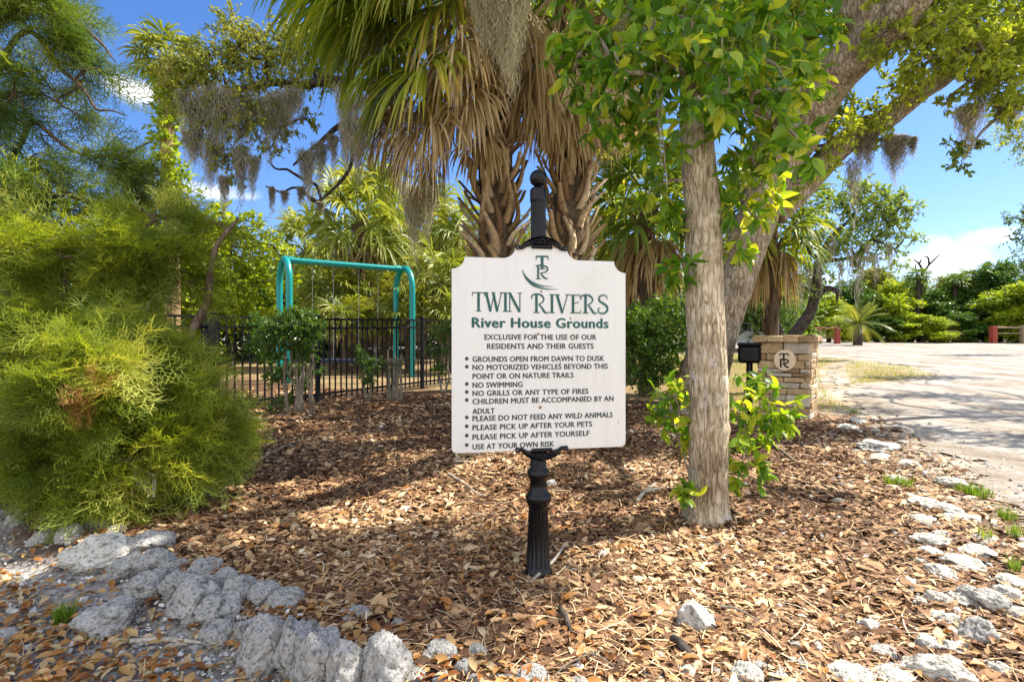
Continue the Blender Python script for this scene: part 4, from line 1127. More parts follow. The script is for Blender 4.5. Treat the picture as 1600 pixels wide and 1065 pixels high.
def petiole(mb, a, b, r0, r1, bow, r):
    a, b = A(a), A(b); m = (a + b) / 2 + np.array([0, 0, bow])
    tube(mb, smooth([a, m, b], 5), [r0, r1], 5, r)


def near_palm(label, x, y, top, leanx, fronds, dryf, nrand_g, nrand_d, seed, boots=True):
    global rng
    rng = np.random.default_rng(seed)
    gz = float(gh(x, y)); base = np.array([x, y, gz]); root = thing('sabal_palm', label, 'palm tree', base, 'sabal palms behind the sign')
    path = smooth([base - [0, 0, .2], base + [leanx * .3, 0, top * .35], base + [leanx * .7, 0, top * .7], base + [leanx, 0, top]], 8)
    mb = MB(); tube(mb, path, [0.20, 0.18, 0.17, 0.16], 20, 0.35, 0.05); mb.build('trunk', M['palm_trunk'], root)
    def cpt(z): return np.array([x + leanx * np.clip(z / top, 0, 1), y, gz + z])
    # leaf bases ("boots")
    mb = MB(); z = 0.15; k = 0
    while z < top - 0.3:
        for j in range(4):
            a = k * 2.4 + j * 1.571 + rng.normal() * 0.15; o = np.array([math.cos(a), math.sin(a), 0]); c = cpt(z + rng.normal() * 0.03)
            L = rng.uniform(0.22, 0.42); out = rng.uniform(0.5, 1.0); tw_ = np.array([-o[1], o[0], 0]) * rng.normal() * 0.11
            p0 = c + o * 0.165; p1 = c + o * (0.21 + 0.08 * out) + [0, 0, L * .45]; p2 = c + o * (0.21 + 0.19 * out) + np.array([0, 0, L]) + tw_
            pts = smooth([p0, p1, p2], 4); K = len(pts); wd = np.linspace(0.062, 0.024, K) * rng.uniform(.8, 1.2); th = 0.016
            sdv = np.array([-o[1], o[0], 0])
            v = np.concatenate([pts + sdv * wd[:, None] - o * 0.0, pts - sdv * wd[:, None], pts + o * th * 1.8]).reshape(3, K, 3)
            vv = v.transpose(1, 0, 2).reshape(-1, 3)
            f = [[i * 3 + q, i * 3 + (q + 1) % 3, i * 3 + 3 + (q + 1) % 3, i * 3 + 3 + q] for i in range(K - 1) for q in range(3)]
            mb.add(vv, f, np.clip(rng.normal() * 0.32 + 0.55, 0, 1)); mb.add(vv[-3:], [[0, 1, 2]], 0.8)
        z += 0.085; k += 1
    mb.build('leaf_base', M['boot'], root)
    heart = cpt(top)
    def frond(hub, Rf, droop, rb, dry, origin=None, spread=None, ax=None, roll=0.0):
        hub = A(hub); org = heart + rng.normal(size=3) * 0.06 if origin is None else A(origin)
        out = hub - org; axis = out * [1, 1, 0.6] + np.array([0, 0, -0.5 if dry else -0.15]) * np.linalg.norm(out) if ax is None else A(ax)
        mb = MB()
        fan(mb, hub, axis, Rf, 56 if dry else 50, droop, rb, spread or (80 if dry else 135), 7, 0.016 if dry else 0.026, 0.26 if dry else 0.07, 0.5, roll)
        petiole(mb, org, hub, 0.022, 0.013, 0.12 if not dry else 0.06, 0.75 if dry else 0.55)
        mb.build('dry_frond' if dry else 'frond', M['palm_dry'] if dry else M['palm_green'], root)
    for px, py, d, Rf, dr, rb in fronds: frond(at(px, py, d), Rf, dr, rb, False)
    for px, py, d, Rf, dr, rb in dryf:
        Rf *= .70; h = at(px, py, d); c = cpt(h.z - gz + 0.9); frond(h, Rf, dr, rb, True, c + (A(h) - c) * [0.25, .25, 0])
    for i in range(nrand_g):
        a = i * 2.4 + rng.uniform(0, .5); el = rng.uniform(-0.1, 1.1); L = rng.uniform(1.0, 1.5)
        hub = heart + np.array([math.cos(a) * math.cos(el), math.sin(a) * math.cos(el), math.sin(el)]) * L
        frond(hub, rng.uniform(0.75, 1.0), rng.uniform(0.5, 1.1), rng.uniform(0.3, 0.6), False)
    for i in range(nrand_d):
        a = i * 2.4 + rng.uniform(0, .6); zz_ = rng.uniform(0.4, 1.25); c = cpt(top - zz_ + 0.8); q = rng.uniform(0.28, 0.6)
        hub = cpt(top - zz_) + np.array([math.cos(a) * q, math.sin(a) * q, 0])
        frond(hub, rng.uniform(0.6, 0.85), rng.uniform(1.2, 2.0), rng.uniform(0.3, 0.7), True, c + np.array([math.cos(a) * .15, math.sin(a) * .15, 0]), rng.uniform(55, 95))
    return root


near_palm('left of two sabal palms behind the sign, with green and brown fans', -0.19, 6.0, 4.9, 0.05,
          [(560, -40, 5.7, 1.15, 1.5, .5), (520, -70, 6.1, 1.2, 1.3, .45), (610, 95, 5.4, .85, 1.0, .42), (668, 100, 5.2, 1.0, 1.1, .68), (620, -60, 5.3, 1.15, 1.6, .55), (690, -50, 5.1, 1.0, 1.5, .65), (560, 30, 6.3, 1.0, 1.4, .5), (590, 0, 5.9, 1.1, 1.6, .6), (530, -10, 6.4, 1.1, 1.8, .4), (575, 10, 5.6, 1.2, 2.0, .5), (640, -10, 5.5, 1.2, 1.9, .6), (700, 10, 5.4, 1.0, 1.9, .75), (600, 60, 6.0, 1.1, 1.9, .5), (660, 50, 6.2, 1.1, 1.9, .6), (545, -40, 6.6, 1.3, 1.9, .35), (625, 130, 5.7, .95, 1.8, .45), (690, 130, 5.6, .9, 1.7, .8), (735, -70, 5.0, .9, 1.0, .5), (640, 20, 5.8, .9, 1.2, .72)],
          [(655, 165, 5.5, 1.15, 1.6, .5), (735, 150, 5.3, 1.05, 1.8, .62), (695, 205, 5.7, 1.0, 1.7, .4), (640, 225, 5.9, .95, 1.6, .35), (755, 215, 5.6, .8, 1.8, .5), (625, 120, 6.0, 1.1, 1.5, .4), (705, 100, 5.5, 1.1, 1.6, .7), (680, 250, 6.1, .9, 1.7, .3), (640, 170, 6.2, 1.2, 1.7, .45), (675, 190, 5.3, 1.1, 1.8, .6), (610, 190, 6.0, 1.0, 1.7, .35), (720, 60, 5.2, 1.2, 1.7, .7)], 12, 9, 11)
near_palm('right of two sabal palms behind the sign, skirted with dead brown fans', 0.57, 6.3, 4.9, 0.12,
          [(1000, -60, 6.0, 1.0, 1.0, .45), (940, -30, 5.8, 1.0, 1.2, .6), (870, -70, 5.4, 1.0, 1.1, .5), (985, 20, 6.2, .8, 1.2, .7), (1060, -50, 6.4, 1.0, .9, .4)],
          [(820, 145, 5.8, .95, 1.9, .6), (872, 150, 5.9, 1.1, 1.9, .62), (905, 165, 6.1, 1.15, 1.8, .4), (845, 105, 5.7, 1.0, 1.8, .7), (910, 120, 6.2, 1.0, 2.0, .5), (885, 200, 6.0, .8, 2.0, .45), (800, 90, 6.0, .9, 1.8, .6), (870, 60, 5.9, 1.1, 1.8, .6), (850, 150, 5.7, .9, 2.2, .55), (890, 160, 5.8, 1.0, 2.2, .5), (835, 60, 5.7, 1.2, 1.9, .65), (900, 100, 5.9, 1.2, 1.9, .7)], 10, 7, 12)

rng = np.random.default_rng(5)


def palm_proto(name, label, cat, h, nf, Rf, petl, mat, dry=6, group=None, trr=0.16):
    root = thing(name, label, cat, (0, 0, 0), group)
    mb = MB(); tube(mb, [(0, 0, -0.3), (0.03, 0, h * .5), (0, 0, h)], [trr * 1.1, trr], 10, 0.3, 0.08)
    for i in range(int(h / 0.07)):
        a = i * 2.4; z = i * 0.07; o = np.array([math.cos(a), math.sin(a), 0])
        tube(mb, [o * trr * .9 + [0, 0, z], o * (trr + .10) + [0, 0, z + .22]], [.05, .02], 4, rng.uniform(.2, .8))
    mb.build('trunk', M['palm_trunk'], root)
    mb = MB(); md = MB(); hz = np.array([0, 0, h])
    for i in range(nf):
        a = i * 2.4 + rng.uniform(0, .5); el = math.asin(np.clip(-0.35 + 1.3 * i / nf, -1, 1)); L = petl * rng.uniform(.8, 1.15)
        di = np.array([math.cos(a) * math.cos(el), math.sin(a) * math.cos(el), math.sin(el)]); hub = hz + di * L - [0, 0, .12 * math.cos(el)]
        fan(mb, hub, di + [0, 0, -.2], Rf * rng.uniform(.85, 1.1), 26, rng.uniform(.5, 1.0), rng.uniform(.25, .7), 125, 5, 0.035, .08, .4, rng.normal() * .3)
        petiole(mb, hz, hub, .02, .014, .08, .6)
    mb.build('crown', mat, root)
    for i in range(dry):
        a = i * 2.4; q = .35; hub = hz + [math.cos(a) * q, math.sin(a) * q, -.45]; fan(md, hub, [math.cos(a) * .4, math.sin(a) * .4, -1], Rf * .9, 22, 1.5, rng.uniform(.3, .6), 70, 5, 0.03, .2, .5)
    if dry: md.build('dry_frond', M['palm_dry'], root)
    return root


def place_palm(proto, px, py, d, label, sc=1, h0=2.6, group=None, first=False):
    p = at(px, py, d); g = float(gh(p.x, p.y)); k = max((p.z - g) / h0, 0.2)
    return copy_tree(proto, (p.x, p.y, g), random.uniform(0, 6), (sc, sc, k), label, group)


GP = 'sabal palms behind the playground'
pp = palm_proto('fan_palm', 'x', 'palm tree', 2.6, 26, 1.0, 0.9, M['palm_far'], 5, GP)
pd_ = palm_proto('fan_palm', 'x', 'palm tree', 2.6, 24, 1.05, 0.85, M['palm_green'], 7, 'dark palms behind the leaning oak')
for px, py, d, sc, lab in ((562, 350, 17.5, 1.12, 'tallest bright fan palm behind the top beam of the swing set'), (690, 440, 16.5, .85, 'small bright fan palm right of the swing set, beside the sign'), (612, 425, 18.5, .85, 'fan palm framed by the right arch of the swing set'), (735, 385, 21, 1.1, 'distant fan palm hidden behind the left sabal trunk'),
                           (520, 455, 16.8, .7, 'low fan palm under the left half of the swing beam'), (478, 395, 22, .9, 'distant fan palm left of the tallest palm, above the teal arch'), (660, 370, 22, 1.0, 'fan palm in front of the lime green tree above the right teal arch'), (575, 470, 17, .65, 'low fan palm seen through the middle of the swing set'), (540, 500, 15.6, .6, 'stemless fan palm at ground level under the left part of the swing beam'), (640, 490, 15.9, .65, 'stemless fan palm at ground level behind the right teal arch'), (705, 495, 15.5, .6, 'stemless fan palm behind the fence at the left edge of the sign'), (600, 505, 16.4, .55, 'smallest stemless fan palm behind the fence')):
    place_palm(pp, px, py, d, lab, sc)
place_palm(pd_, 1010, 325, 10.5, 'dark fan palm left of the slim trunk', .95)
place_palm(pd_, 985, 385, 12.5, 'lower dark fan palm right behind the sign edge', .85)
place_palm(pd_, 1205, 350, 11.0, 'fan palm with drooping brown fans right of the leaning oak trunk', .72)
for p_ in (pp, pd_):
    for c in list(p_.children): bpy.data.objects.remove(c)
    bpy.data.objects.remove(p_)


def ivy_palm():
    d = 14.0; t = at(262, 95, d); x = t.x; g = float(gh(x, d)); h = t.z - g
    root = thing('ivy_palm', 'tall thin palm wrapped in bright green climbing ivy at left', 'palm tree', (x, d, g))
    mb = MB(); path = smooth([(x + .1, d, g - .2), (x + .12, d, g + h * .4), (x - .02, d, g + h * .75), (x, d, g + h)], 8); tube(mb, path, [.2, .16, .15, .2], 10, .4, .06); mb.build('trunk', M['boot'], root)
    mb = MB(); hz = np.array([x, d, g + h])
    for i in range(24):
        a = i * 2.4; el = math.asin(np.clip(-.5 + 1.4 * i / 24, -1, 1)); di = np.array([math.cos(a) * math.cos(el), math.sin(a) * math.cos(el), math.sin(el)]); hub = hz + di * .55
        fan(mb, hub, di + [0, 0, -.2], .62, 24, .8, rng.uniform(.2, .6), 125, 5, .03, .08, .4); petiole(mb, hz, hub, .02, .014, .05, .6)
    mb.build('crown', M['palm_far'], root)
    mb = MB(); 
    for i in range(34):
        z = rng.uniform(0.45, 0.97); w_ = .42 * (0.5 + .7 * math.sin(z * 3.1)); c = path[int(z * (len(path) - 1))] + rng.normal(size=3) * [.1, .1, .05]
        blob_leaves(mb, None, c, w_ * .75, 12, 6, .15, rbase=.45)
    mb.build('ivy', M['lime_leaf'], root)


ivy_palm()


# ================================================================== TREES
def px_path(P_, k=8): return smooth([A(at(*p)) for p in P_], k)


def px_tube(mb, P_, widths, n=14, jit=.06, k=8, amp=0.0):
    path = px_path(P_, k)
    if amp: path = wob(path, amp)
    d = path[:, 1]
    r = np.interp(np.linspace(0, 1, len(path)), np.linspace(0, 1, len(widths)), widths) * d / F / 2
    tube(mb, path, r, n, .5, jit); return path


def leafy(root, nodes0, blobs, lm, bm, size, dens=1.0, near=False, nlf=9, br=(0.03, 0.008), up=.25, twr=.004, rbase=.5, wid=1.0, squash=.75, droop=.2, twm=None, tri=6, rsp=.35, crown_mb=None, twig_mb=None, done=True):
    lb = crown_mb or MB(); tb = twig_mb or MB(); nodes = nodes0
    for b in blobs:
        px, py, d, rp = b[:4]; rb = b[4] if len(b) > 4 else rbase
        c = A(at(px, py, d)); rad = rp * d / F
        path = connect(tb, nodes, c, br[0], br[1], n=tri); nodes = np.concatenate([nodes, path[len(path) // 3:]])
        n = max(7, int(dens * (rad / size) ** 2 * 1.25))
        blob_leaves(lb, tb, c, rad, n, nlf, size, near, up, squash, droop, twr, rb, rsp, wid)
    if done:
        lb.build('crown', lm, root); tb.build('branch', bm, root)
    return nodes


# --- slim foreground tree
rng = np.random.default_rng(21)


def slim_tree():
    g = G(1104, 812); root = thing('slim_tree', 'slim grey-barked tree with broad green leaves right of the sign', 'tree', g)
    D = g.y
    mb = MB()
    P_ = [(1104, 830, D), (1104, 815, D), (1105, 790, D), (1107, 740, D), (1108, 640, D), (1104, 540, D), (1100, 430, D), (1098, 330, D), (1089, 230, D), (1086, 100, D), (1078, -60, D), (1072, -240, D), (1068, -420, D)]
    path = px_path(P_, 10); w = np.array([70, 66, 62, 59, 58, 58, 57, 54, 51, 47, 43, 37, 28])
    r = np.interp(np.linspace(0, 1, len(path)), np.linspace(0, 1, len(w)), w) * D / F / 2
    # dense rings with real furrows
    dense = np.array([np.interp(np.linspace(0, 1, 420), np.linspace(0, 1, len(path)), path[:, i]) for i in range(3)]).T
    rd = np.interp(np.linspace(0, 1, 420), np.linspace(0, 1, len(path)), r); n = 96; a = np.linspace(0, 2 * math.pi, n, endpoint=False)
    rows = np.zeros((420, n))
    for i in range(420):
        z = dense[i, 2]
        for j in range(0, n):
            p = Vector((math.cos(a[j]) * 3.1, math.sin(a[j]) * 3.1, z * 2.6)); q = Vector((math.cos(a[j]) * 1.2, math.sin(a[j]) * 1.2, z * 1.7))
            rows[i, j] = mnoise.noise(p * 2.2) * .030 + abs(mnoise.noise(p * 4.1)) * .045 + mnoise.noise(q) * .05
    zb = np.clip(dense[:, 2:3] - dense[0, 2] - .06, 0, 9)
    rr = rd[:, None] * (1 + rows) * (1 + np.exp(-zb / .055) * (.16 + .12 * np.cos(5 * a + .6)[None] + .06 * np.cos(3 * a)[None]))
    kn = np.exp(-((dense[:, 2:3] - 1.20) / .045) ** 2) * np.exp(-((np.angle(np.exp(1j * (a - 4.55))))[None] / .35) ** 2); rr = rr * (1 + .16 * kn)
    rg = np.exp(-((dense[:, 2:3] - .54) / .03) ** 2) * (.05 + .05 * np.cos(7 * a + 2)[None]); rr = rr * (1 + rg)
    # scar ring and knot
    v = np.stack([dense[:, 0:1] + rr * np.cos(a), dense[:, 1:2] + rr * np.sin(a), np.repeat(dense[:, 2:3], n, 1)], -1)
    i = np.arange(419)[:, None]; j = np.arange(n)[None]; j2 = (j + 1) % n
    f = np.stack([i * n + j, i * n + j2, (i + 1) * n + j2, (i + 1) * n + j], -1).reshape(-1, 4)
    mb.add(v.reshape(-1, 3), f); mb.build('trunk', M['slim_bark'], root)
    bl = [(1080, 120, 3.1, 85), (1005, 115, 2.95, 80), (945, 150, 3.0, 55), (915, 60, 3.1, 60), (1010, 30, 3.05, 90), (1110, 30, 3.15, 95), (1180, 90, 3.1, 80), (1235, 140, 3.0, 55), (1160, 180, 3.05, 70), (1215, 215, 3.2, 50), (1250, 240, 2.9, 32), (1030, 215, 3.1, 45), (1165, 250, 3.2, 42),
          (1028, 290, 3.3, 34), (1190, 290, 3.3, 42, .85), (1045, 345, 3.3, 22), (1062, 420, 3.25, 24), (1150, 395, 3.25, 26), (1160, 335, 3.3, 36), (1120, 90, 2.8, 60), (900, 90, 3.0, 40), (935, 190, 3.05, 34), (1225, 180, 3.3, 50, .85), (1190, 240, 3.4, 50, .9), (1170, 120, 3.5, 70, .85), (1250, 110, 3.5, 50, .9), (1150, 310, 3.5, 40, .9), (1060, 60, 2.8, 60), (960, 80, 2.9, 55), (1200, 30, 3.3, 70), (1000, 200, 3.2, 40), (900, 120, 3.15, 35), (1250, 60, 3.3, 60), (1140, 140, 2.75, 45), (1080, 165, 2.8, 36),  # higher tint on right-hand clumps paints backlight into their leaf colour
          (1000, -110, 3.2, 110), (1150, -110, 3.3, 120), (1080, -230, 3.4, 130), (1260, -60, 3.2, 80), (920, -70, 3.2, 80), (1180, -300, 3.5, 120), (960, -250, 3.4, 110), (1240, -200, 3.3, 90)]
    nodes = leafy(root, dense[150:], bl, M['slim_leaf'], M['twig'], .098, 2.2, True, 7, (.014, .004), .1, .0025, .54, .95, .8, .35, rsp=.7)
    # hanging vine stems
    mb = MB()
    for x0, y0, y1 in ((1022, 60, 260), (1030, 150, 290), (1125, 20, 200)):
        px_tube(mb, [(x0, y0, 2.95), (x0 + 6, (y0 + y1) / 2, 2.95), (x0 + 12, y1, 2.95)], [3, 2], 5, 0)
    mb.build('vine_stem', M['twig'], root)


slim_tree()


def sapling(label, base, bl, size):
    root = thing('sapling', label, 'sapling', base)
    nodes = np.array([A(base) + [0, 0, z] for z in np.linspace(0, .25, 6)])
    leafy(root, nodes, bl, M['slim_leaf'], M['twig'], size, .9, True, 6, (.007, .003), .2, .002, .72, 1.05, .8, .25, rsp=.45)


g = G(1160, 775)
sapling('bright leafy sapling sprouting right of the slim trunk', g, [(1170, 612, 3.55, 44), (1200, 628, 3.4, 36), (1150, 650, 3.5, 42), (1158, 700, 3.4, 42), (1175, 735, 3.35, 26), (1140, 735, 3.4, 24), (1190, 670, 3.45, 30), (1215, 655, 3.35, 20)], .085)
g = G(1062, 790)
sapling('low leafy shoots sprouting left of the slim trunk', g, [(1062, 640, 3.4, 36), (1045, 615, 3.45, 26), (1080, 605, 3.5, 24), (1070, 680, 3.4, 24), (1078, 768, 3.15, 18), (1035, 655, 3.45, 18)], .075)

# --- leaning live oak
rng = np.random.default_rng(33)


def lean_oak():
    D = 8.6; g = G(1090, 640); g = Vector(((1092 - CX) / F * D, D, float(gh(3, D))))
    root = thing('live_oak', 'massive leaning live oak with lichen-spotted bark right of the slim tree', 'oak tree', g)
    mb = MB()
    main = px_tube(mb, [(1072, 670, D), (1082, 640, D), (1100, 590, D), (1127, 510, D), (1155, 430, D), (1184, 345, D), (1212, 270, D), (1250, 205, D - .1), (1290, 130, D - .4), (1340, 75, D - .8), (1390, 35, D - 1.3), (1450, -40, D - 1.7), (1520, -150, D - 2.0)], [130, 96, 74, 64, 60, 60, 62, 66, 68, 66, 60, 52, 40], 48, .05, 10, .05)
    l2 = px_tube(mb, [(1205, 330, D + .1), (1262, 280, D + .2), (1310, 232, D + .3), (1355, 200, D + .2), (1400, 172, D), (1445, 140, D - .2), (1482, 112, D - .4), (1500, 65, D - .5), (1510, 10, D - .6), (1540, -60, D - .6)], [50, 42, 38, 35, 33, 30, 27, 24, 21, 16], 24, .06, 8, .03)
    l3 = px_tube(mb, [(1215, 290, D), (1200, 180, D + .4), (1188, 90, D + .7), (1175, 0, D + 1), (1150, -120, D + 1.2)], [50, 40, 36, 32, 26], 16, .06, 8, .04)
    # limb running toward the viewer overhead and limb out over the road
    Pv = smooth([main[int(len(main) * .80)], (4.4, 7.6, 6.2), (4.3, 6.2, 7.0), (3.5, 4.9, 7.3), (2.4, 3.6, 7.5)], 8); tube(mb, Pv, [.24, .2, .17, .12, .07], 14, .5, .06)
    Pr = smooth([l2[-14], (7.2, 8.6, 5.6), (8.8, 9.0, 6.2), (10.8, 9.4, 6.3), (12.5, 9.6, 6.0)], 8); tube(mb, Pr, [.16, .15, .13, .1, .06], 12, .5, .06)
    Pl = smooth([l3[-8], (2.2, 9.4, 7.0), (0.5, 9.0, 7.6), (-1.5, 8.0, 7.8)], 8); tube(mb, Pl, [.15, .13, .1, .06], 12, .5, .06)
    mb.build('trunk', M['oak_bark'], root)
    nodes = np.concatenate([main[70:], l2[10:], l3[5:], Pv, Pr, Pl])
    B = [(1290, 10, 9.0, 66), (1385, 15, 7.6, 70), (1460, 25, 7.6, 75), (1540, 35, 7.8, 75), (1600, 90, 7.8, 65), (1450, 90, 7.4, 42), (1535, 120, 7.6, 50), (1350, 40, 9.0, 50), (1335, 175, 8.7, 38), (1290, 165, 8.9, 38), (1200, 50, 8.8, 60), (1235, 90, 9.2, 40), (1585, 170, 7.8, 40), (1505, 250, 8.0, 22, .25), (1490, 225, 8.0, 16, .25), (1520, 228, 8.0, 16, .25),
         (1410, 120, 8.4, 30), (1300, 60, 9.0, 55), (1240, 20, 9, 60), (1180, 140, 9.0, 40), (1270, 230, 8.8, 26), (1380, 60, 7.2, 40), (1500, 80, 7.4, 45), (1570, 90, 7.3, 45), (1430, -40, 7.4, 80), (1560, -50, 7.6, 90), (1300, -70, 8.2, 90), (1180, -60, 8.8, 90), (1660, 20, 7.8, 80), (1700, 130, 7.8, 70), (1240, 190, 8.9, 30), (1230, 310, 8.4, 24), (1310, 215, 8.4, 26), (1360, 225, 8.9, 14), (1150, 60, 9.2, 60), (1120, 120, 9.4, 50), (1420, 60, 7.2, 46, .85), (1480, 40, 7.0, 46, .8), (1545, 80, 7.0, 46, .85), (1410, 150, 8.2, 24, .8), (1370, 190, 8.4, 26, .8), (1320, 200, 8.2, 28, .9), (1285, 260, 8.4, 24, .9), (1595, 40, 7.2, 50, .8), (1440, 120, 7.8, 34, .8), (1350, 5, 7.7, 40, .8), (1245, 40, 9.2, 44, .85), (1590, 130, 7.4, 36, .8), (1475, 165, 7.8, 18, .7)]
    lb, tb = MB(), MB()
    nodes = leafy(root, nodes, B, None, None, .095, 2.0, False, 10, (.03, .009), .2, .005, .72, 1.05, .75, .2, crown_mb=lb, twig_mb=tb, done=False)
    # unseen clumps added to the crown, positioned to throw the dappled shade
    def wb(c, rad, n):
        path = connect(tb, nodes, A(c), .05, .012); blob_leaves(lb, tb, c, rad, n, 10, .10, False, .2, .6, .2, .005, .55)
    rs = np.random.default_rng(4)
    for c in SHADE: wb(c[:3], c[3], int(190 * c[3] ** 2) + 12)
    lb.build('crown', M['oak_leaf'], root); tb.build('branch', M['oak_bark'], root)


def over(px, py, z, rad):
    """a clump at height z that shades the ground point seen at px,py"""
    g = G(px, py); t = z - g.z; s = SUN / SUN.z
    return (g.x + s.x * t, g.y + s.y * t, z, rad)


SHADE = [over(430, 735, 7.0, .42), over(510, 705, 7.0, .42), over(590, 672, 7.0, .42), over(960, 770, 7.4, .35), over(890, 740, 7.3, .35), over(520, 640, 6.6, 1.0), over(620, 650, 7.2, 1.0), over(430, 680, 6.3, .55), over(350, 745, 6.8, .35), (3.4, 5.6, 7.6, .5),
         over(600, 880, 6.9, .55), over(700, 870, 6.9, .55), over(480, 950, 7.0, .7), over(370, 970, 7.3, .65), over(640, 960, 7.0, .55), over(190, 1020, 7.0, .5), over(760, 900, 7, .45),
         over(1040, 700, 7.4, .7), over(1000, 650, 7.2, .8), over(1230, 770, 7.6, .4), over(1330, 640, 6.6, .8), 
         over(1480, 620, 6.5, .8), over(1400, 590, 6.8, .8), over(1560, 650, 6.2, .9), over(1470, 590, 6.4, .9), over(1380, 620, 6.3, .5), over(1590, 690, 6.0, .6), over(1650, 640, 6.2, 1.0)]
lean_oak()


# --- oak behind the palms with the limb at left
rng = np.random.default_rng(44)


def back_oak():
    D = 11.5; x = (772 - CX) / F * D; gz = float(gh(x, D))
    root = thing('live_oak', 'moss-draped live oak limb reaching left behind the palms', 'oak tree', (x, D, gz))
    mb = MB()
    tr = px_tube(mb, [(772, 640, D), (772, 500, D), (770, 380, D), (768, 260, D), (765, 120, D), (760, 0, D), (740, -120, D)], [46, 38, 34, 32, 30, 28, 20], 16, .06)
    l1 = px_tube(mb, [(765, 110, D), (700, 120, D), (620, 140, D - .2), (560, 128, D - .4), (510, 122, D - .5), (470, 132, D - .6), (420, 128, D - .7), (370, 140, D - .8), (320, 160, D - .8), (285, 175, D - .8)], [24, 22, 20, 18, 16, 13, 11, 9, 7, 4], 12, .08, 8, .06)
    l2 = px_tube(mb, [(768, 190, D), (690, 180, D), (600, 185, D), (545, 195, D - .2), (515, 215, D - .2), (480, 238, D - .2), (458, 258, D - .2)], [18, 16, 13, 10, 8, 5, 3], 10, .1, 8, .05)
    l3 = px_tube(mb, [(545, 196, D - .1), (548, 250, D), (530, 290, D), (497, 318, D), (478, 300, D), (470, 292, D)], [8, 7, 5, 4, 3, 2], 8, .1, 6, .04)
    l4 = px_tube(mb, [(505, 322, D), (490, 285, D), (455, 270, D), (430, 262, D), (418, 250, D)], [4, 5, 4, 3, 2], 8, .1, 6, .05)
    l5 = px_tube(mb, [(505, 318, D), (470, 300, D), (440, 298, D), (415, 290, D)], [4, 4, 3, 2], 8, .1, 6, .05)
    l6 = px_tube(mb, [(420, 130, D - .7), (415, 60, D - .6), (440, 20, D - .5)], [8, 6, 3], 8, .1)
    mb.build('trunk', M['dark_bark'], root)
    nodes = np.concatenate([l1[12:], l6, tr[-6:], l2[-12:]])
    B = [(300, 95, 10.8, 48), (345, 110, 10.7, 55), (390, 95, 10.8, 55), (430, 75, 10.9, 55), (480, 85, 10.9, 55), (520, 60, 11, 50), (365, 60, 10.8, 40), (360, 30, 10.8, 25), (330, 180, 10.7, 45), (390, 190, 10.7, 45), (360, 240, 10.7, 30), (440, 200, 10.8, 32), (420, 235, 10.7, 22), (300, 150, 10.7, 40), (500, 110, 11, 40), (480, 185, 10.9, 20), (560, 60, 11, 50), (310, 215, 10.7, 26), (405, 150, 10.5, 40), (280, 120, 10.7, 35), (450, 130, 10.7, 35), (370, 280, 10.7, 16), (345, 255, 10.7, 20),
         (700, -40, 11.5, 90), (820, -20, 11.5, 90), (900, 60, 11.6, 70), (950, 170, 11.6, 45, .3), (985, 190, 11.6, 40, .3), (940, 215, 11.6, 26, .3), (1000, 120, 11.6, 60), (600, 40, 11.4, 60)]
    leafy(root, np.concatenate([nodes, tr]), B, M['olive_leaf'], M['dark_bark'], .095, 2.0, False, 9, (.03, .008), .15, .005, .68, .9, .75, .25)


back_oak()

# ================================================================== SPANISH MOSS
rng = np.random.default_rng(55)


def moss(px, py, L, w, d, label, group, n=None, mat='moss_dark', sw=.006, curl=.04, seg=12):
    mb = MB(); p = at(px, py, d); k = d / F
    strands(mb, p, L * k * 1.6, w * k * 1.15, n or int(60 + w * 4.5), sw, curl, seg)
    o = mb.build('spanish_moss', M[mat], loc=p); tag(o, label, 'moss', group)


moss(776, -90, 178, 118, 4.6, 'big pale beard of spanish moss hanging in front of the palms above the sign', None, 3200, 'moss', .0042, .020, 60)
ML = 'grey spanish moss tuft hanging from the left oak limb'
for a in ((300, 150, 95, 40), (340, 140, 110, 52), (380, 150, 105, 50), (420, 155, 85, 40), (330, 220, 80, 26), (395, 245, 60, 20), (440, 150, 75, 36), (460, 140, 60, 30), (545, 140, 90, 44), (585, 150, 95, 44), (620, 150, 80, 40), (375, 235, 70, 22), (350, 275, 55, 14), (300, 205, 50, 24), (560, 190, 100, 30)):
    moss(*a, 10.6, ML, 'moss on the left oak limb')
for a in ((478, 236, 80, 26), (500, 224, 62, 22), (520, 212, 50, 18), (540, 200, 70, 16), (470, 292, 24, 8), (445, 298, 28, 8), (425, 292, 40, 6), (500, 315, 20, 8)):
    moss(*a, 11.2, 'dark moss fringe dangling from the bare branch left of the palms', 'moss on the bare branch')
moss(655, 290, 110, 60, 8.0, 'long grey moss curtain hanging under the brown palm fans left of the sign', None, 260)
for a in ((960, 180, 85, 34), (990, 190, 90, 34), (945, 225, 55, 20), (1015, 200, 70, 24)):
    moss(*a, 11.2, 'dark moss tuft between the right palm and the slim tree', 'moss right of the palms')
for a in ((1535, 80, 120, 28), (1565, 150, 45, 26), (1512, 165, 60, 30), (1585, 150, 40, 20)):
    moss(*a, 7.9, 'sunlit moss curtain hanging from the oak leaves at upper right', 'moss at upper right', None, 'moss')
for a in ((1356, 212, 48, 16), (1388, 212, 46, 20), (1406, 212, 50, 18), (1425, 214, 26, 8), (1396, 220, 78, 6), (1342, 215, 40, 14)):
    moss(*a, 8.7, 'short moss fringe under the lower oak limb at right', 'moss under the lower oak limb')
moss(1333, 250, 95, 24, 8.7, 'long moss beard on a hanging twig above the far tree', None, 60)
moss(970, 20, 60, 22, 3.05, 'small pale moss wisp caught in the leaves left of the slim tree', None, 40, 'moss', .0025, .012, 20)
moss(1150, 365, 50, 16, 3.3, 'pale moss wisp on the right side of the slim trunk', None, 40, 'moss', .0025, .012, 20)


# ================================================================== CEDAR
rng = np.random.default_rng(66)


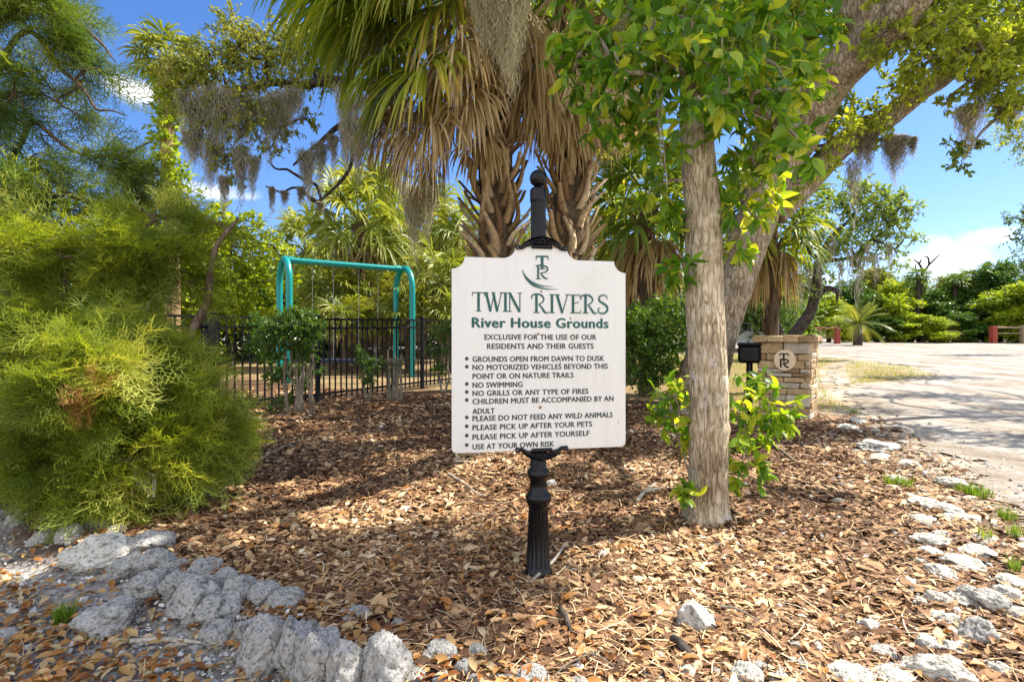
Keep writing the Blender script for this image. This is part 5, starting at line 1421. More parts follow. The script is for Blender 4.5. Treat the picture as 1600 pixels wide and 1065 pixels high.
def spray_template(L=.30, nside=13, sub=6, w=.0032):
    V, Fc = [], []
    def strip(p, q, w0):
        p, q = A(p), A(q); d = q - p; s = np.cross(d, [0, 0, 1.0]); s = s / np.linalg.norm(s) * w0; i = len(V)
        V.extend([p - s, p + s, q + s * .25, q - s * .25]); Fc.append([i, i + 1, i + 2, i + 3])
    strip((0, 0, 0), (L, 0, -.05), w * 1.2)
    for k in range(nside):
        t = (k + .7) / nside; sg = 1 if k % 2 else -1; b = A((L * t, 0, -.05 * t * t)); l = L * .5 * (1 - .65 * t) + .03; an = R(random.uniform(35, 60)); zt = random.uniform(-.35, .45)
        d = np.array([math.cos(an), sg * math.sin(an), zt]); d /= np.linalg.norm(d); e = b + d * l - [0, 0, .02]
        strip(b, e, w)
        for j in range(sub):
            u = (j + 1) / (sub + .5); s2 = 1 if j % 2 else -1; a2 = an * sg + s2 * R(random.uniform(28, 50)); d2 = np.array([math.cos(a2), math.sin(a2), zt * .5 + random.uniform(-.4, .4)])
            p = b + (e - b) * u; strip(p, p + d2 / np.linalg.norm(d2) * (.045 * (1 - .5 * u) + .012), w * .85)
    return np.array(V), np.array(Fc)


def cedar_tree(name, label, base, trunks, blobs, lm, size=1.0, dens=1.0, seedr=.5, dead=()):
    root = thing(name, label, 'tree', base)
    mb = MB(); nodes = []
    for P_, w in trunks: nodes.append(px_tube(mb, P_, w, 10, .1, 8, .04))
    nodes = np.concatenate(nodes)
    T = [spray_template(.24 + .04 * i) for i in range(4)]
    lb = MB()
    for b in blobs:
        px, py, d, rp = b[:4]; dn = b[4] if len(b) > 4 else 1.0
        c = A(at(px, py, d)); rad = rp * d / F
        path = connect(mb, nodes, c, .014, .006, -.05, 5); nodes = np.concatenate([nodes, path[3:]])
        nb = max(3, int(9 * dn * dens)); ends = c + sphere_pts(nb) * rad * rng.uniform(.4, .85, (nb, 1)) * [1, 1, .8]
        hub = nodes[np.argmin(np.linalg.norm(nodes - c, axis=1))]
        for e in ends:
            m = (c + e) / 2 + rng.normal(size=3) * rad * .12 + [0, 0, .05 * rad]; br = smooth([c, m, e], 5); tube(mb, br, [.008, .003], 4, .5, 0, False)
            k = int(17 * dn * dens) + 3; t = rng.uniform(.15, 1, k); pos = np.array([np.interp(t, np.linspace(0, 1, len(br)), br[:, q]) for q in range(3)]).T
            ax = nrm(nrm((e - c)[None] * [1, 1, .5]) * .9 + rng.normal(size=(k, 3)) * .36 + [0, 0, -.22]); nr = nrm(rng.normal(size=(k, 3)) * .4 + [0, 0, .8])
            Mx = frames(ax, nr); tv, tf = T[rng.integers(4)]; cl = rng.normal() * .2
            lb.scatter(tv, tf, pos, Mx, rng.uniform(.6, 1.15, k) * size, np.clip(seedr + cl + rng.normal(size=k) * .17, 0, 1))
    if dead:
        db = MB()
        for px, py, d, rp in dead:
            c = A(at(px, py, d)); k = 16; rad = rp * d / F; tv, tf = T[1]
            db.scatter(tv, tf, c + rng.normal(size=(k, 3)) * rad * .35, frames(nrm(rng.normal(size=(k, 3)) * .5 + [0, -.3, -.6]), nrm(rng.normal(size=(k, 3)) + [0, -.5, .5])), rng.uniform(.4, .7, k), rng.uniform(0, 1, k))
        db.build('dead_spray', M['dead_needles'], root, smooth=False)
    lb.build('foliage', lm, root, smooth=False); mb.build('trunk', M['cedar_bark'], root)
    return root


cedar_tree('red_cedar', 'feathery yellow-green red cedar drooping over the rocks at left', G(165, 775),
           [([(165, 790, 3.75), (200, 690, 3.8), (270, 560, 3.9), (315, 470, 4.0), (345, 390, 4.0), (372, 340, 4.1)], [26, 22, 16, 12, 8, 4]),
            ([(160, 790, 3.75), (120, 650, 3.75), (110, 500, 3.8), (90, 380, 3.8)], [24, 18, 14, 6]), ([(160, 780, 3.75), (210, 600, 3.8), (190, 460, 3.9), (230, 350, 4.0)], [16, 12, 8, 4])],
           [(60, 640, 3.5, 120), (170, 640, 3.5, 115), (250, 620, 3.6, 95), (315, 645, 3.75, 52), (350, 660, 3.8, 30, .7), (60, 500, 3.6, 120), (180, 490, 3.6, 115), (220, 500, 3.8, 80, .85), (270, 575, 3.9, 45, .7), (90, 715, 3.3, 75), (200, 720, 3.35, 62), (260, 705, 3.5, 50), (20, 730, 3.3, 60), (130, 400, 3.8, 105), (240, 410, 3.9, 85), (20, 400, 3.6, 95), (270, 420, 4.1, 55, .6),
            (10, 560, 3.4, 100), (290, 440, 4.0, 36, .3), (340, 350, 4.1, 30, .3), (240, 345, 4.0, 60, .6), (150, 750, 3.3, 36, .7), (170, 570, 3.3, 80), (90, 590, 3.2, 80), (320, 690, 3.7, 26, .8)], M['cedar'], 1.0, .95, .5, [(145, 602, 3.05, 14)])
cedar_tree('red_cedar', 'taller bluish cedar behind with thin dark branches against the sky at left', (-4.1, 4.6, float(gh(-4.1, 4.6))),
           [([(10, 800, 4.6), (10, 600, 4.6), (0, 400, 4.6), (-20, 200, 4.6), (-40, 0, 4.6), (-50, -200, 4.6)], [34, 30, 26, 22, 18, 12]), ([(-5, 330, 4.6), (60, 270, 4.5), (120, 300, 4.4), (200, 330, 4.4), (280, 340, 4.4)], [10, 9, 7, 5, 2]), ([(-25, 170, 4.6), (40, 60, 4.5), (90, 110, 4.4), (150, 160, 4.4), (195, 180, 4.4)], [10, 8, 6, 4, 2]), ([(-30, 60, 4.6), (40, 0, 4.5), (130, 50, 4.4), (180, 95, 4.4)], [9, 7, 5, 2]), ([(-10, 290, 4.6), (50, 200, 4.5), (150, 240, 4.5), (240, 220, 4.5)], [10, 7, 5, 2])],
           [(40, 40, 4.4, 95, .9), (90, 60, 4.4, 66, .7), (20, 150, 4.3, 90, .8), (90, 160, 4.4, 70, .6), (130, 110, 4.4, 50, .4), (40, 250, 4.4, 85, .6), (130, 240, 4.4, 70, .55), (190, 260, 4.5, 60, .5), (220, 310, 4.5, 55, .5), (90, 310, 4.4, 70, .6), (160, 320, 4.4, 60, .6), (10, 320, 4.3, 70, .7), (80, 0, 4.4, 60, .7), (20, -60, 4.4, 100, .7), (250, 270, 4.5, 36, .35), (300, 320, 4.5, 30, .25), (-80, 100, 4.4, 120, .7), (-90, 300, 4.3, 120, .7)], M['cedar_dark'], 1.1, .85, .5)

# dead twigs under the cedar
def twig(label, P_, widths, mat='twig', name='stick', z=None):
    mb = MB(); first = None
    for Q in P_:
        pts = []
        for px, py, *hh in Q:
            g = G(px, py); pts.append(A(g) + [0, 0, .018 + (hh[0] if hh else 0)])
        p = smooth(pts, 5); first = p[0] if first is None else first
        tube(mb, p, [w * p[0][1] / F / 2 for w in widths], 7, .5, .08)
    o = mb.build(name, M[mat], loc=first); tag(o, label, 'stick')


M['pale_wood'] = bark_mat('pale_dead_wood', (0.22, 0.19, 0.15), (0.45, 0.41, 0.34), (0.62, 0.58, 0.5), 30, .3, .002)
twig('curved white stick lying at the foot of the sign post', [[(828, 915), (850, 902, .02), (868, 887, .03), (882, 866, .035)]], [5, 6, 5, 3], 'pale_wood')
twig('pale forked stick on the mulch left of the slim trunk', [[(995, 787), (1008, 775, .02), (1025, 764, .03)], [(1008, 775, .02), (1022, 772, .02), (1032, 770, .02)]], [7, 5, 3], 'pale_wood')
twig('straight whitish stick among the leaves below the lower left rocks', [[(205, 1008), (260, 1010, .01), (330, 1013)]], [8, 8, 4], 'pale_wood')
twig('dark grey stick on the sunlit mulch below the sign post', [[(874, 955), (882, 975, .02), (893, 996)]], [9, 10, 6], 'dark_bark')
twig('rough dark bark slab below the white rock', [[(1052, 1005), (1064, 1018, .01), (1080, 1032)]], [14, 16, 9], 'dark_bark')
twig('long thin branch at the bottom edge right of the post', [[(868, 1064), (885, 1056, .02), (930, 1040, .03), (955, 1030, .01)], [(905, 1030), (930, 1045, .03), (965, 1052)]], [3.5, 3, 2])
twig('thin bent twig left of the sign post', [[(700, 742), (725, 762, .02), (745, 776, .01), (760, 778)]], [3, 3, 2], 'pale_wood')
twig('thin branch lying right of the white rock', [[(1120, 953), (1150, 965, .02), (1185, 985, .02)]], [4, 4, 2])
twig('pale branch on the mulch between the pillar and the slim trunk', [[(1190, 690), (1215, 705, .02), (1245, 725)]], [5, 4, 3])
twig('thin branch lying in shade at the right of the cedar', [[(385, 735), (425, 712, .02), (470, 690, .01)]], [5, 4, 2])


def dead_sprig():
    mb = MB(); b = A(at(205, 735, 3.3))
    p0 = px_tube(mb, [(205, 725, 3.35), (225, 735, 3.3), (242, 742, 3.25)], [3, 3, 2], 5)
    for i in range(9):
        x = 208 + i * 4.5; px_tube(mb, [(x, 730 + i, 3.3), (x + random.uniform(-6, 8), 745, 3.27), (x + random.uniform(-8, 10), 758 + random.uniform(0, 22), 3.25)], [2.4, 2.5, 3.2], 5)
    o = mb.build('dead_sprig', M['pale_wood'], loc=b); tag(o, 'dry bleached sprig hanging from the lower edge of the cedar', 'twig')


dead_sprig()


# ================================================================== SHRUBS AND BACKGROUND TREES
rng = np.random.default_rng(77)


def shrub(name, label, base, blobs, lm, size, dens=1.0, rbase=.5, stems=5, near=False, nlf=8):
    root = thing(name, label, 'shrub', base)
    nodes = np.array([A(base) + [0, 0, z] for z in np.linspace(0, .3, 5)])
    leafy(root, nodes, blobs, M[lm], M['twig'] if lm != 'dark_leaf' else M['dark_bark'], size, dens, near, nlf, (.012, .004), .25, .003, rbase, 1.0, .85, .15)
    return root


d = 9.0
shrub('evergreen_shrub', 'dense dark green shrub behind the right edge of the sign', G(1025, 625), [(1000, 500, d, 32), (1040, 500, d, 36), (1020, 540, d, 40), (990, 545, d, 30), (1055, 540, d, 30), (1000, 585, d, 28), (1040, 585, d, 28), (1030, 475, d, 22), (1065, 505, d, 22), (980, 510, d, 20), (1020, 510, d - .4, 36), (1010, 560, d - .4, 36), (1050, 575, d - .3, 30)], 'dark_leaf', .075, 3.0, .7)


def fence_shrub(label, base, blobs, stems, d):
    root = thing('fence_shrub', label, 'shrub', base); mb = MB(); nodes = []
    for s in stems: nodes.append(px_tube(mb, s[0], s[1], 6, .1, 6, .03))
    nodes = np.concatenate(nodes); lb = MB()
    leafy(root, nodes, blobs, None, None, .06, 4.0, False, 8, (.008, .003), .2, .003, .55, 1.0, .8, .2, crown_mb=lb, twig_mb=mb, done=False)
    lb.build('crown', M['dark_leaf'], root); mb.build('stem', M['twig'], root)


D_ = 8.2
st = [([(450 + i * 4.5, 668 - (i % 3) * 4, D_), (447 + i * 5 + random.uniform(-8, 8), 600, D_), (440 + i * 6, 530, D_)], [6, 4, 2]) for i in range(9)]
fence_shrub('dark leafy shrub with bare tangled stems against the corner of the fence', G(465, 665), [(440, 510, D_, 30), (470, 505, D_, 28), (420, 525, D_, 24), (455, 535, D_, 24), (405, 515, D_ + .3, 18), (490, 520, D_, 16), (478, 550, D_, 18), (430, 555, D_, 16), (390, 540, D_ + .3, 12), (500, 580, D_, 9), (440, 495, D_, 16), (425, 590, D_, 15), (450, 580, D_ + .2, 20), (470, 600, D_ + .2, 16), (412, 560, D_ + .2, 14), (485, 530, D_, 18), (398, 500, D_ + .3, 14), (445, 625, D_ + .1, 14), (500, 505, D_, 10), (460, 490, D_, 14), (425, 640, D_, 9)], st, D_)
D_ = 9.6
fence_shrub('small leafy vine shrub climbing the middle of the fence', G(572, 635), [(565, 560, D_, 15), (580, 575, D_, 15), (572, 595, D_, 12), (590, 565, D_, 10), (560, 545, D_, 9)], [([(572, 630, D_), (570, 590, D_), (575, 555, D_)], [5, 4, 2]), ([(576, 630, D_), (583, 590, D_), (590, 560, D_)], [4, 3, 2])], D_)
D_ = 10.6
fence_shrub('sparse leafy shrub on the fence just left of the sign', G(690, 615), [(690, 520, D_, 18), (675, 545, D_, 12), (700, 545, D_, 14), (688, 575, D_, 12), (705, 510, D_, 14)], [([(690, 612, D_), (688, 570, D_), (692, 520, D_)], [4, 3, 2]), ([(696, 612, D_), (702, 570, D_), (700, 520, D_)], [4, 3, 2])], D_)
D_ = 9.9
root_ = None


def dead_stump():
    mb = MB(); b = G(616, 628)
    for i in range(7):
        x = 606 + i * 3.4; px_tube(mb, [(x, 632, D_), (x + random.uniform(-3, 3), 590, D_), (x + random.uniform(-5, 5), 552 + random.uniform(-8, 10), D_)], [6, 4, 2], 6, .1)
    for i in range(3): strands(mb, at(608 + i * 8, 560, D_), .55, .14, 26, .004, .02, 10)
    o = mb.build('dead_stump', M['twig'], loc=b); tag(o, 'grey bundle of dead stems standing at the fence below the right teal arch', 'stump')


dead_stump()


def bg_tree(name, label, px, d, py_top, blobs, lm, size, group=None, rbase=.5, dens=1.0, tw=10, bark='dark_bark', trunk=None):
    x = (px - CX) / F * d; g = float(gh(x, d)); root = thing(name, label, 'tree', (x, d, g), group)
    mb = MB(); base_py = CY + (H - g) / d * F
    if trunk is None: trunk = [([(px, base_py + 6, d), (px + random.uniform(-6, 6), (base_py + py_top) / 2, d), (px + random.uniform(-8, 8), py_top, d)], [tw, tw * .7, tw * .3])]
    nodes = np.concatenate([px_tube(mb, P_, w, 9, .08, 8, .05) for P_, w in trunk]); lb = MB()
    leafy(root, nodes, blobs, None, None, size, dens, False, 8, (.05, .012), .25, .008, rbase, 1.1, .8, .15, crown_mb=lb, twig_mb=mb, done=False)
    lb.build('crown', M[lm], root); mb.build('trunk', M[bark], root); return root


def cloudb(px0, px1, py0, py1, d, rp, n, dd=1.2):
    return [(random.uniform(px0, px1), random.uniform(py0, py1), d + random.uniform(-dd, dd), rp * random.uniform(.7, 1.25)) for _ in range(n)]


# left backdrop
bg_tree('lime_tree', 'bright lime green tree left of the swing set', 360, 18, 370, [(350, 350, 18, 34), (330, 380, 18, 40), (380, 390, 18, 42), (410, 380, 18, 30), (300, 400, 18, 40), (350, 430, 18, 50), (400, 440, 18, 45), (440, 400, 18.5, 28), (440, 450, 18, 34), (290, 450, 18, 50), (370, 480, 17.5, 45), (320, 480, 17.5, 45), (430, 490, 17.5, 34), (345, 330, 18.3, 18), (395, 345, 18.2, 18)], 'lime_leaf', .2, None, .6, 2.2)
bg_tree('lime_tree', 'yellow-green bushy tree far left behind the cedar', 120, 17, 380, cloudb(0, 330, 340, 530, 17, 70, 26), 'lime_leaf', .22, None, .55, 2.0)
bg_tree('lime_tree', 'light green rounded tree top above the fan palms', 600, 24, 290, [(590, 285, 24, 34), (612, 310, 24, 42), (570, 315, 24, 36), (640, 345, 24, 42), (590, 355, 24, 45), (620, 390, 24, 50), (560, 380, 24, 45), (660, 400, 24, 45), (605, 265, 24, 18)], 'lime_leaf', .24, None, .7, 2.0)
bg_tree('dark_thicket_tree', 'dark green thicket tree behind the swing set', 520, 25, 430, cloudb(430, 760, 400, 545, 25, 60, 34, 1.5), 'dark_leaf', .24, None, .7, 1.8)
bg_tree('dark_thicket_tree', 'shaded green tree behind the fence corner', 360, 22, 460, cloudb(200, 480, 450, 545, 22, 60, 24), 'dark_leaf', .22, None, .7, 1.8)
bg_tree('dark_thicket_tree', 'olive tree glimpsed between the palms behind the sign', 850, 26, 360, cloudb(700, 1010, 380, 545, 26, 58, 34, 1.5), 'olive_leaf', .24, None, .65, 1.8)
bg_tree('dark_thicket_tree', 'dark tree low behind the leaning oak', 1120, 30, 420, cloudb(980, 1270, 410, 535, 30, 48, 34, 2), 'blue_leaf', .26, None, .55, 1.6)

# right: twisted tree
g = 25
bg_tree('twisted_tree', 'airy tree with curved dark trunks behind the stone pillar', 1238, 22, 400,
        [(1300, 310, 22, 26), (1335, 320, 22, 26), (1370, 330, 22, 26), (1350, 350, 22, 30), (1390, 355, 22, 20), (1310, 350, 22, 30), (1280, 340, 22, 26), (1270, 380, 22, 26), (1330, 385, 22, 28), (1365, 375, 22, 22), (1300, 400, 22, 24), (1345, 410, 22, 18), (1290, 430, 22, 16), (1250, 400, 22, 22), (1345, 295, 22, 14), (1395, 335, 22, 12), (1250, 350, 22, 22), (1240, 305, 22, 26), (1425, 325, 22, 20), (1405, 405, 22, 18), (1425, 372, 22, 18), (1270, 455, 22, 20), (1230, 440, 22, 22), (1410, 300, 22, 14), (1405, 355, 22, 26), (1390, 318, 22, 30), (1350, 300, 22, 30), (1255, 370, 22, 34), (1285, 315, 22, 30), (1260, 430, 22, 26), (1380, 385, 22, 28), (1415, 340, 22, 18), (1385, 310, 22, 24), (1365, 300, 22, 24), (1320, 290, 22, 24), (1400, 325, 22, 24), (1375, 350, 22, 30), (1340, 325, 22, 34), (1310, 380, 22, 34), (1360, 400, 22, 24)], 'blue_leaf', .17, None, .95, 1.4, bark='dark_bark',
        trunk=[([(1230, 545, 22), (1245, 515, 22), (1268, 480, 22), (1274, 440, 22), (1280, 410, 22), (1300, 370, 22), (1330, 340, 22)], [22, 18, 16, 14, 11, 7, 3]), ([(1262, 490, 22), (1276, 464, 22), (1292, 452, 22), (1306, 455, 22), (1308, 470, 22)], [10, 10, 9, 7, 3]), ([(1225, 540, 22), (1212, 500, 22), (1205, 480, 22), (1198, 472, 22)], [14, 12, 10, 5]), ([(1282, 412, 22), (1262, 385, 22), (1250, 350, 22)], [7, 5, 2]), ([(1280, 410, 22), (1330, 400, 22), (1360, 378, 22), (1395, 350, 22)], [6, 5, 4, 2])])
for a in ((1300, 370, 60, 14), (1330, 390, 60, 14), (1355, 380, 50, 12), (1280, 400, 60, 12), (1345, 400, 55, 12), (1265, 420, 50, 10), (1315, 410, 55, 10), (1370, 395, 55, 14), (1390, 380, 45, 10), (1250, 440, 45, 12), (1340, 430, 45, 10)):
    moss(*a, 21.5, 'pale moss streamer hanging in the airy tree behind the pillar', 'moss in the airy tree', 22, 'moss_dark', .015, .05, 8)


# treeline
GT = 'trees lining the far side of the gravel lot'
def tl_proto(lm, size, seed, nb=44):
    global rng
    rng = np.random.default_rng(seed); random.seed(seed)
    root = thing('treeline_tree', 'x', 'tree', (0, 0, 0), GT); mb, lb = MB(), MB()
    tr = smooth([(0, 0, -.4), (random.uniform(-.3, .3), 0, 2), (random.uniform(-.6, .6), 0, 4.5), (random.uniform(-.6, .6), 0, 6.5)], 6); tube(mb, tr, [.22, .16, .05], 8, .5, .08)
    nodes = tr[6:]
    for i in range(nb):
        z = random.uniform(.5, 7.3); q = 2.5 * math.sin(min(1, (8 - z) / 5) * 1.57) ; a = random.uniform(0, 6.28); rr = q * math.sqrt(random.random())
        c = np.array([rr * math.cos(a), rr * math.sin(a), z]); path = connect(mb, nodes, c, .05, .015, kk=4, n=4); rad = random.uniform(.45, 1.15)
        blob_leaves(lb, None, c, rad, int(60 * rad * rad) + 8, 8, size, rbase=.5 + random.uniform(-.2, .2), up=.3)
    lb.build('crown', M[lm], root); mb.build('trunk', M['dark_bark'], root); return root


TP = [tl_proto('blue_leaf', .24, 1), tl_proto('dark_leaf', .24, 2), tl_proto('lime_leaf', .24, 3), tl_proto('olive_leaf', .24, 4)]
for k, px, d, top, w, lab in ((2, 1590, 43, 445, 1.0, 'bright lime treeline tree at the right edge behind the red fence'), (1, 1560, 47, 412, 1.3, 'dark green treeline tree left of the right edge, behind the lime one'), (0, 1520, 48, 425, 1.1, 'grey-green treeline tree right of the cloud'), (3, 1490, 50, 432, 1.1, 'olive treeline tree below the right side of the cloud'), (1, 1455, 47, 455, 1.0, 'dark treeline tree beneath the bare snag'),
                              (0, 1420, 49, 430, 1.1, 'grey-green treeline tree left of the bare snag'), (2, 1398, 46, 440, .9, 'lime treeline tree behind the feathery palm'), (3, 1370, 50, 420, 1.1, 'olive treeline tree behind the airy tree'), (1, 1330, 48, 440, 1.1, 'dark treeline tree beneath the airy tree crown'), (2, 1295, 44, 462, .8, 'lime treeline tree above the left red rail'), (0, 1255, 50, 430, 1.2, 'grey-green treeline tree left of the curved trunks'), (3, 1210, 48, 450, 1.1, 'olive treeline tree just above the pillar'),
                              (1, 1500, 44, 488, .8, 'low dark treeline tree left of the right red fence'), (2, 1440, 43, 492, .75, 'low lime bush tree in the middle of the treeline'), (0, 1540, 45, 470, .8, 'low grey-green tree behind the right red post'), (1, 1388, 44, 495, .7, 'low dark bush tree right of the feathery palm'), (2, 1640, 42, 430, 1.1, 'lime treeline tree cut off by the right edge'), (3, 1700, 46, 430, 1.3, 'olive treeline tree beyond the right edge'), (1, 1760, 44, 440, 1.3, 'dark treeline tree beyond the right edge'), (0, 1160, 52, 450, 1.2, 'grey-green treeline tree behind the leaning trunk'), (3, 1475, 43.5, 505, .55, 'low olive bush at the edge of the gravel lot'), (1, 1345, 46, 500, .7, 'low dark tree behind the feathery palm')):
    x = (px - CX) / F * d; g = float(gh(x, d)); hh = H - (top - CY) / F * d - g
    copy_tree(TP[k], (x, d, g), random.uniform(0, 6), (w, w, hh / 7.8), lab, GT)
for p_ in TP:
    for c in list(p_.children): bpy.data.objects.remove(c)
    bpy.data.objects.remove(p_)
rng = np.random.default_rng(88)
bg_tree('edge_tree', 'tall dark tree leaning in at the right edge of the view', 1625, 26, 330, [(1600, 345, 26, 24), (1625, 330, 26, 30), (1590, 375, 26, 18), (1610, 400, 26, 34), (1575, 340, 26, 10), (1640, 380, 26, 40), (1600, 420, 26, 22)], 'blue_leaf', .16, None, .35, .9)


def snag():
    d = 47; px = 1440; x = (px - CX) / F * d; g = float(gh(x, d)); mb = MB()
    px_tube(mb, [(1442, 530, d), (1440, 470, d), (1441, 425, d), (1436, 412, d), (1428, 405, d)], [6, 5, 4, 3, 1.5], 7, .1)
    for P_ in ([(1441, 428, d), (1450, 415, d), (1460, 405, d), (1468, 397, d)], [(1440, 440, d), (1432, 425, d), (1430, 412, d)], [(1452, 413, d), (1450, 402, d), (1443, 400, d)], [(1436, 412, d), (1440, 404, d)]): px_tube(mb, P_, [3, 2.5, 1.4], 6, .1)
    o = mb.build('dead_snag', M['dark_bark'], loc=(x, d, g)); tag(o, 'bare dead snag rising above the treeline in front of the cloud', 'dead tree')


snag()


def feather_palm(px, py, d, label, L, yellow):
    p = at(px, py, d); g = float(gh(p.x, d)); root = thing('feather_palm', label, 'palm tree', (p.x, d, g)); mb = MB()
    tube(mb, [(p.x, d, g - .2), (p.x, d, p.z)], [.3, .26], 10, .4, .1); mb.build('trunk', M['dark_bark'], root)
    mb = MB()
    for i in range(26):
        a = i * 2.4; el = R(random.uniform(-15, 70)); di = np.array([math.cos(a) * math.cos(el), math.sin(a) * math.cos(el), math.sin(el)]); n = 26; t = np.linspace(0, 1, n)
        P_ = A(p) + di * (L * t)[:, None] + np.array([0, 0, -1]) * (L * .55 * math.cos(el) * t ** 2)[:, None]
        rb = .3 if not yellow or (i % 4) else .95
        tube(mb, P_[::3], [.03, .01], 4, rb, cap=False)
        T_ = nrm(np.gradient(P_, axis=0)); sd = nrm(np.cross(T_, [0, 0, 1.0]))
        for s in (-1, 1):
            e = P_ + sd * s * (.42 * np.sin(np.pi * np.clip(t * .9 + .1, 0, 1)))[:, None] + T_ * .18 - np.array([0, 0, .12]); w = T_ * .022
            v = np.stack([P_ - w, P_ + w, e], 1).reshape(-1, 3); mb.add(v, np.arange(3 * n).reshape(-1, 3), np.clip(rb + rng.normal(size=n) * .08, 0, 1))
    mb.build('crown', M['palm_far'], root)


feather_palm(1340, 505, 37, 'feathery palm with one yellow frond at the far edge of the gravel lot', 2.3, True)


def tl_palm(px, py, d, label):
    p = at(px, py, d); g = float(gh(p.x, d)); root = thing('fan_palm', label, 'palm tree', (p.x, d, g), 'palms in the treeline'); mb = MB()
    tube(mb, [(p.x, d, g - .2), (p.x, d, p.z)], [.17, .14], 8, .4, .1); mb.build('trunk', M['dark_bark'], root); mb = MB()
    for i in range(18):
        a = i * 2.4; el = math.asin(np.clip(-.5 + 1.4 * i / 18, -1, 1)); di = np.array([math.cos(a) * math.cos(el), math.sin(a) * math.cos(el), math.sin(el)])
        fan(mb, A(p) + di * .6, di + [0, 0, -.2], .75, 16, .8, rng.uniform(.1, .45), 120, 4, .05, .08, .4)
    mb.build('crown', M['palm_green'], root)


tl_palm(1435, 432, 46, 'treeline palm just left of the bare snag'); tl_palm(1492, 440, 47, 'left treeline palm of the pair right of the cloud'); tl_palm(1512, 434, 48, 'right treeline palm of the pair right of the cloud')


# ================================================================== RED RAILS, CAR
def red_rail(label, posts, rails, d, woodpost=None):
    x0 = (posts[0][0] - CX) / F * d; g = float(gh(x0, d)); root = thing('red_gate', label, 'gate', (x0, d, g))
    for px, top, w, mt in posts:
        x = (px - CX) / F * d; gg = float(gh(x, d)); zt = H - (top - CY) / F * d; mb = MB(); box(mb, (x, d, (gg + zt) / 2), (w * d / F, w * d / F, zt - gg), .1, .02); mb.build('gate_post', M[mt], root, smooth=False)
    for a, b, w, mt in rails:
        mb = MB(); tube(mb, [A(at(*a, d + .02)), A(at(*b, d + .02))], w * d / F / 2, 8); mb.build('rail', M[mt], root)


red_rail('short red gate with one rail right above the pillar', [(1308, 511, 7, 'red'), (1282, 514, 3, 'wood')], [((1272, 512), (1306, 512), 2.4, 'red'), ((1290, 527), (1306, 515), 1.6, 'red')], 40)
red_rail('red gate with wooden rails at the right edge of the gravel lot', [(1552, 509, 8, 'red'), (1598, 507, 6, 'wood')], [((1555, 511), (1600, 511), 3.5, 'wood'), ((1555, 520), (1640, 520), 2, 'wood')], 41)


def car():
    d = 30; x = (1166 - CX) / F * d; g = float(gh(x, d)) ; root = thing('parked_car', 'pale grey parked car glimpsed between the oak trunk and the pillar', 'car', (x, d, g))
    prof = [(-2.1, .35), (-2.15, .75), (-1.5, .95), (-.9, 1.42), (.6, 1.45), (1.3, 1.0), (2.05, .85), (2.15, .4)]
    mb = MB(); n = len(prof); v = [(x + a, d - .85, g + z) for a, z in prof] + [(x + a, d + .85, g + z) for a, z in prof]
    mb.addpoly(v, [list(range(n)), list(range(n, 2 * n))[::-1]] + [[i, (i + 1) % n, n + (i + 1) % n, n + i] for i in range(n)]); mb.build('body', M['palegrey'], root, smooth=False)
    for q in ([(-1.25, .98), (-.82, 1.36), (-.1, 1.38), (-.1, .98)], [(0, .98), (0, 1.38), (.55, 1.38), (1.1, 1.0)]):
        mb = MB(); mb.addpoly([(x + a, d - .856, g + z) for a, z in q], [[0, 1, 2, 3]]); mb.build('window', M['glass'], root, smooth=False)
    for a in (-1.35, 1.35):
        for s in (-.8, .8):
            mb = MB(); tube(mb, [(x + a, d + s - .1, g + .32), (x + a, d + s + .1, g + .32)], .32, 20); w = mb.build('wheel', M['black'], root)
            mb = MB(); tube(mb, [(x + a, d + s - .11, g + .32), (x + a, d + s - .09, g + .32)], .18, 14); mb.build('rim', M['steel'], w)


car()


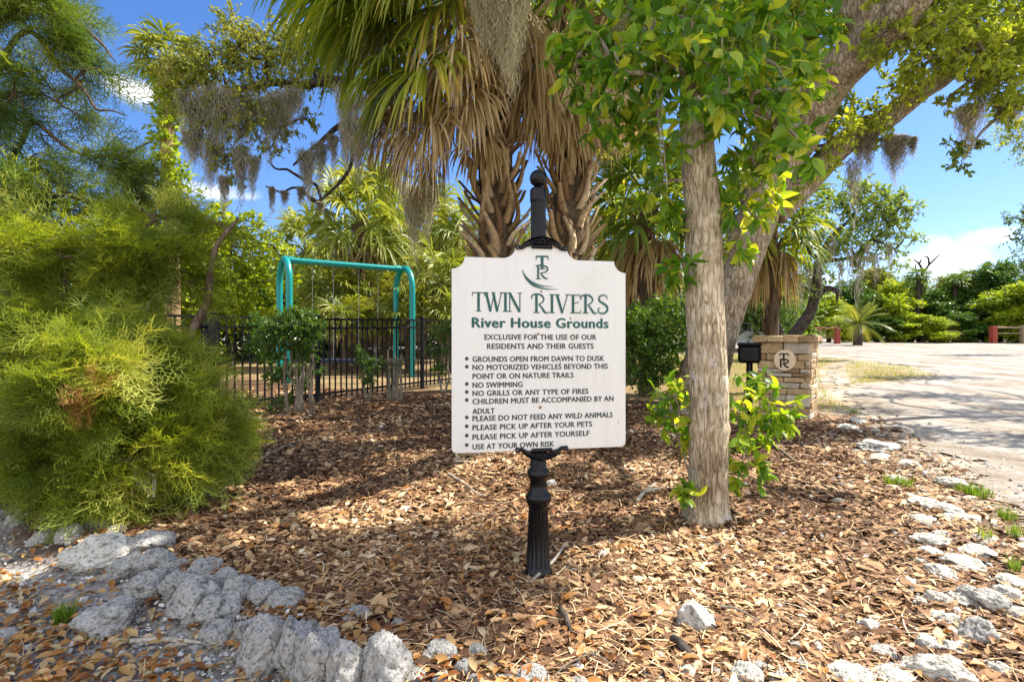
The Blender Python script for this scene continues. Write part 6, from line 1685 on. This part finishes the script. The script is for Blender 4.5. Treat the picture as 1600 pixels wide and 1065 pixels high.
# ================================================================== GRASS
def grass():
    mb = MB(); tv = np.array([[0, -.5, 0], [0, .5, 0], [.12, -.35, .55], [.12, .35, .55], [.45, 0, 1.0]])
    def blades(x, y, h, w, r):
        n = len(x); a = rng.uniform(0, 6.28, n); X = np.stack([np.cos(a), np.sin(a), np.zeros(n)], -1); Z = np.tile([0, 0, 1.0], (n, 1)); Y = np.cross(Z, X); Mx = np.stack([X, Y, Z], -1)
        pos = np.stack([x, y, gh(x, y)], -1); sc = np.stack([h, w, h], -1); n0 = mb.n
        mb.scatter(tv, np.array([[2, 3, 4]]), pos, Mx, sc, r); f = (np.array([[0, 1, 3, 2]])[None] + (np.arange(n) * 5)[:, None, None]).reshape(-1, 4) + n0; mb.f4.append(f); mb.r4.append(np.asarray(r))
    # verge patch by the road
    n = 26000; x = rng.uniform(3.6, 14, n); y = rng.uniform(8.6, 26, n); sd = road_sd(x, y); k = (sd < -.2) & (y + .45 * x > 10.4) & (x / y < .75)
    x, y = x[k], y[k]; n = len(x); blades(x, y, rng.uniform(.03, .08, n), rng.uniform(.008, .014, n), np.clip(.82 + rng.normal(size=n) * .15, 0, 1))
    o = mb.build('grass', M['grass'], smooth=False); tag(o, 'short dry grass on the verge behind the pillar', 'grass', kind='stuff')
    mb2 = []
    for px, py, w, nn, lab in ((1405, 758, 44, 160, 'bright green grass tuft at the right edge of the mulch'), (1530, 775, 40, 130, 'grass tuft among the rocks beside the road, right of the other tuft'), (1505, 770, 26, 80, 'small grass tuft behind a white rock of the right edging'), (1575, 812, 30, 70, 'grass tuft at the road edge near the right border'), (1585, 840, 26, 60, 'lowest small grass tuft beside the road at right'), (1540, 845, 24, 50, 'sparse grass between the flat rocks at right'), (100, 972, 32, 110, 'small green weed tuft in the dry leaves left of the big boulder'), (300, 935, 26, 60, 'thin grass between the lower left rocks'), (1585, 895, 18, 40, 'tiny grass sprig by the rocks at the right border'), (1335, 645, 20, 50, 'small weed right of the stone pillar base')):
        g = G(px, py); rad = w / 2 * g.y / F; mb = MB(); q = rad * np.sqrt(rng.uniform(0, 1, nn)); a = rng.uniform(0, 6.28, nn)
        blades(g.x + q * np.cos(a), g.y + q * np.sin(a) * .8, rng.uniform(.04, .10, nn), rng.uniform(.004, .008, nn), np.clip(.45 + rng.normal(size=nn) * .2, 0, 1))
        o = mb.build('grass_tuft', M['grass'], smooth=False, loc=g); tag(o, lab, 'grass tuft', 'grass tufts')


rng = np.random.default_rng(99)
grass()

for o in list(scene.objects):
    if '_o' in o: del o['_o']
for o in scene.objects:
    if 'label' in o and o.parent is not None and 'category' in o: del o['category']
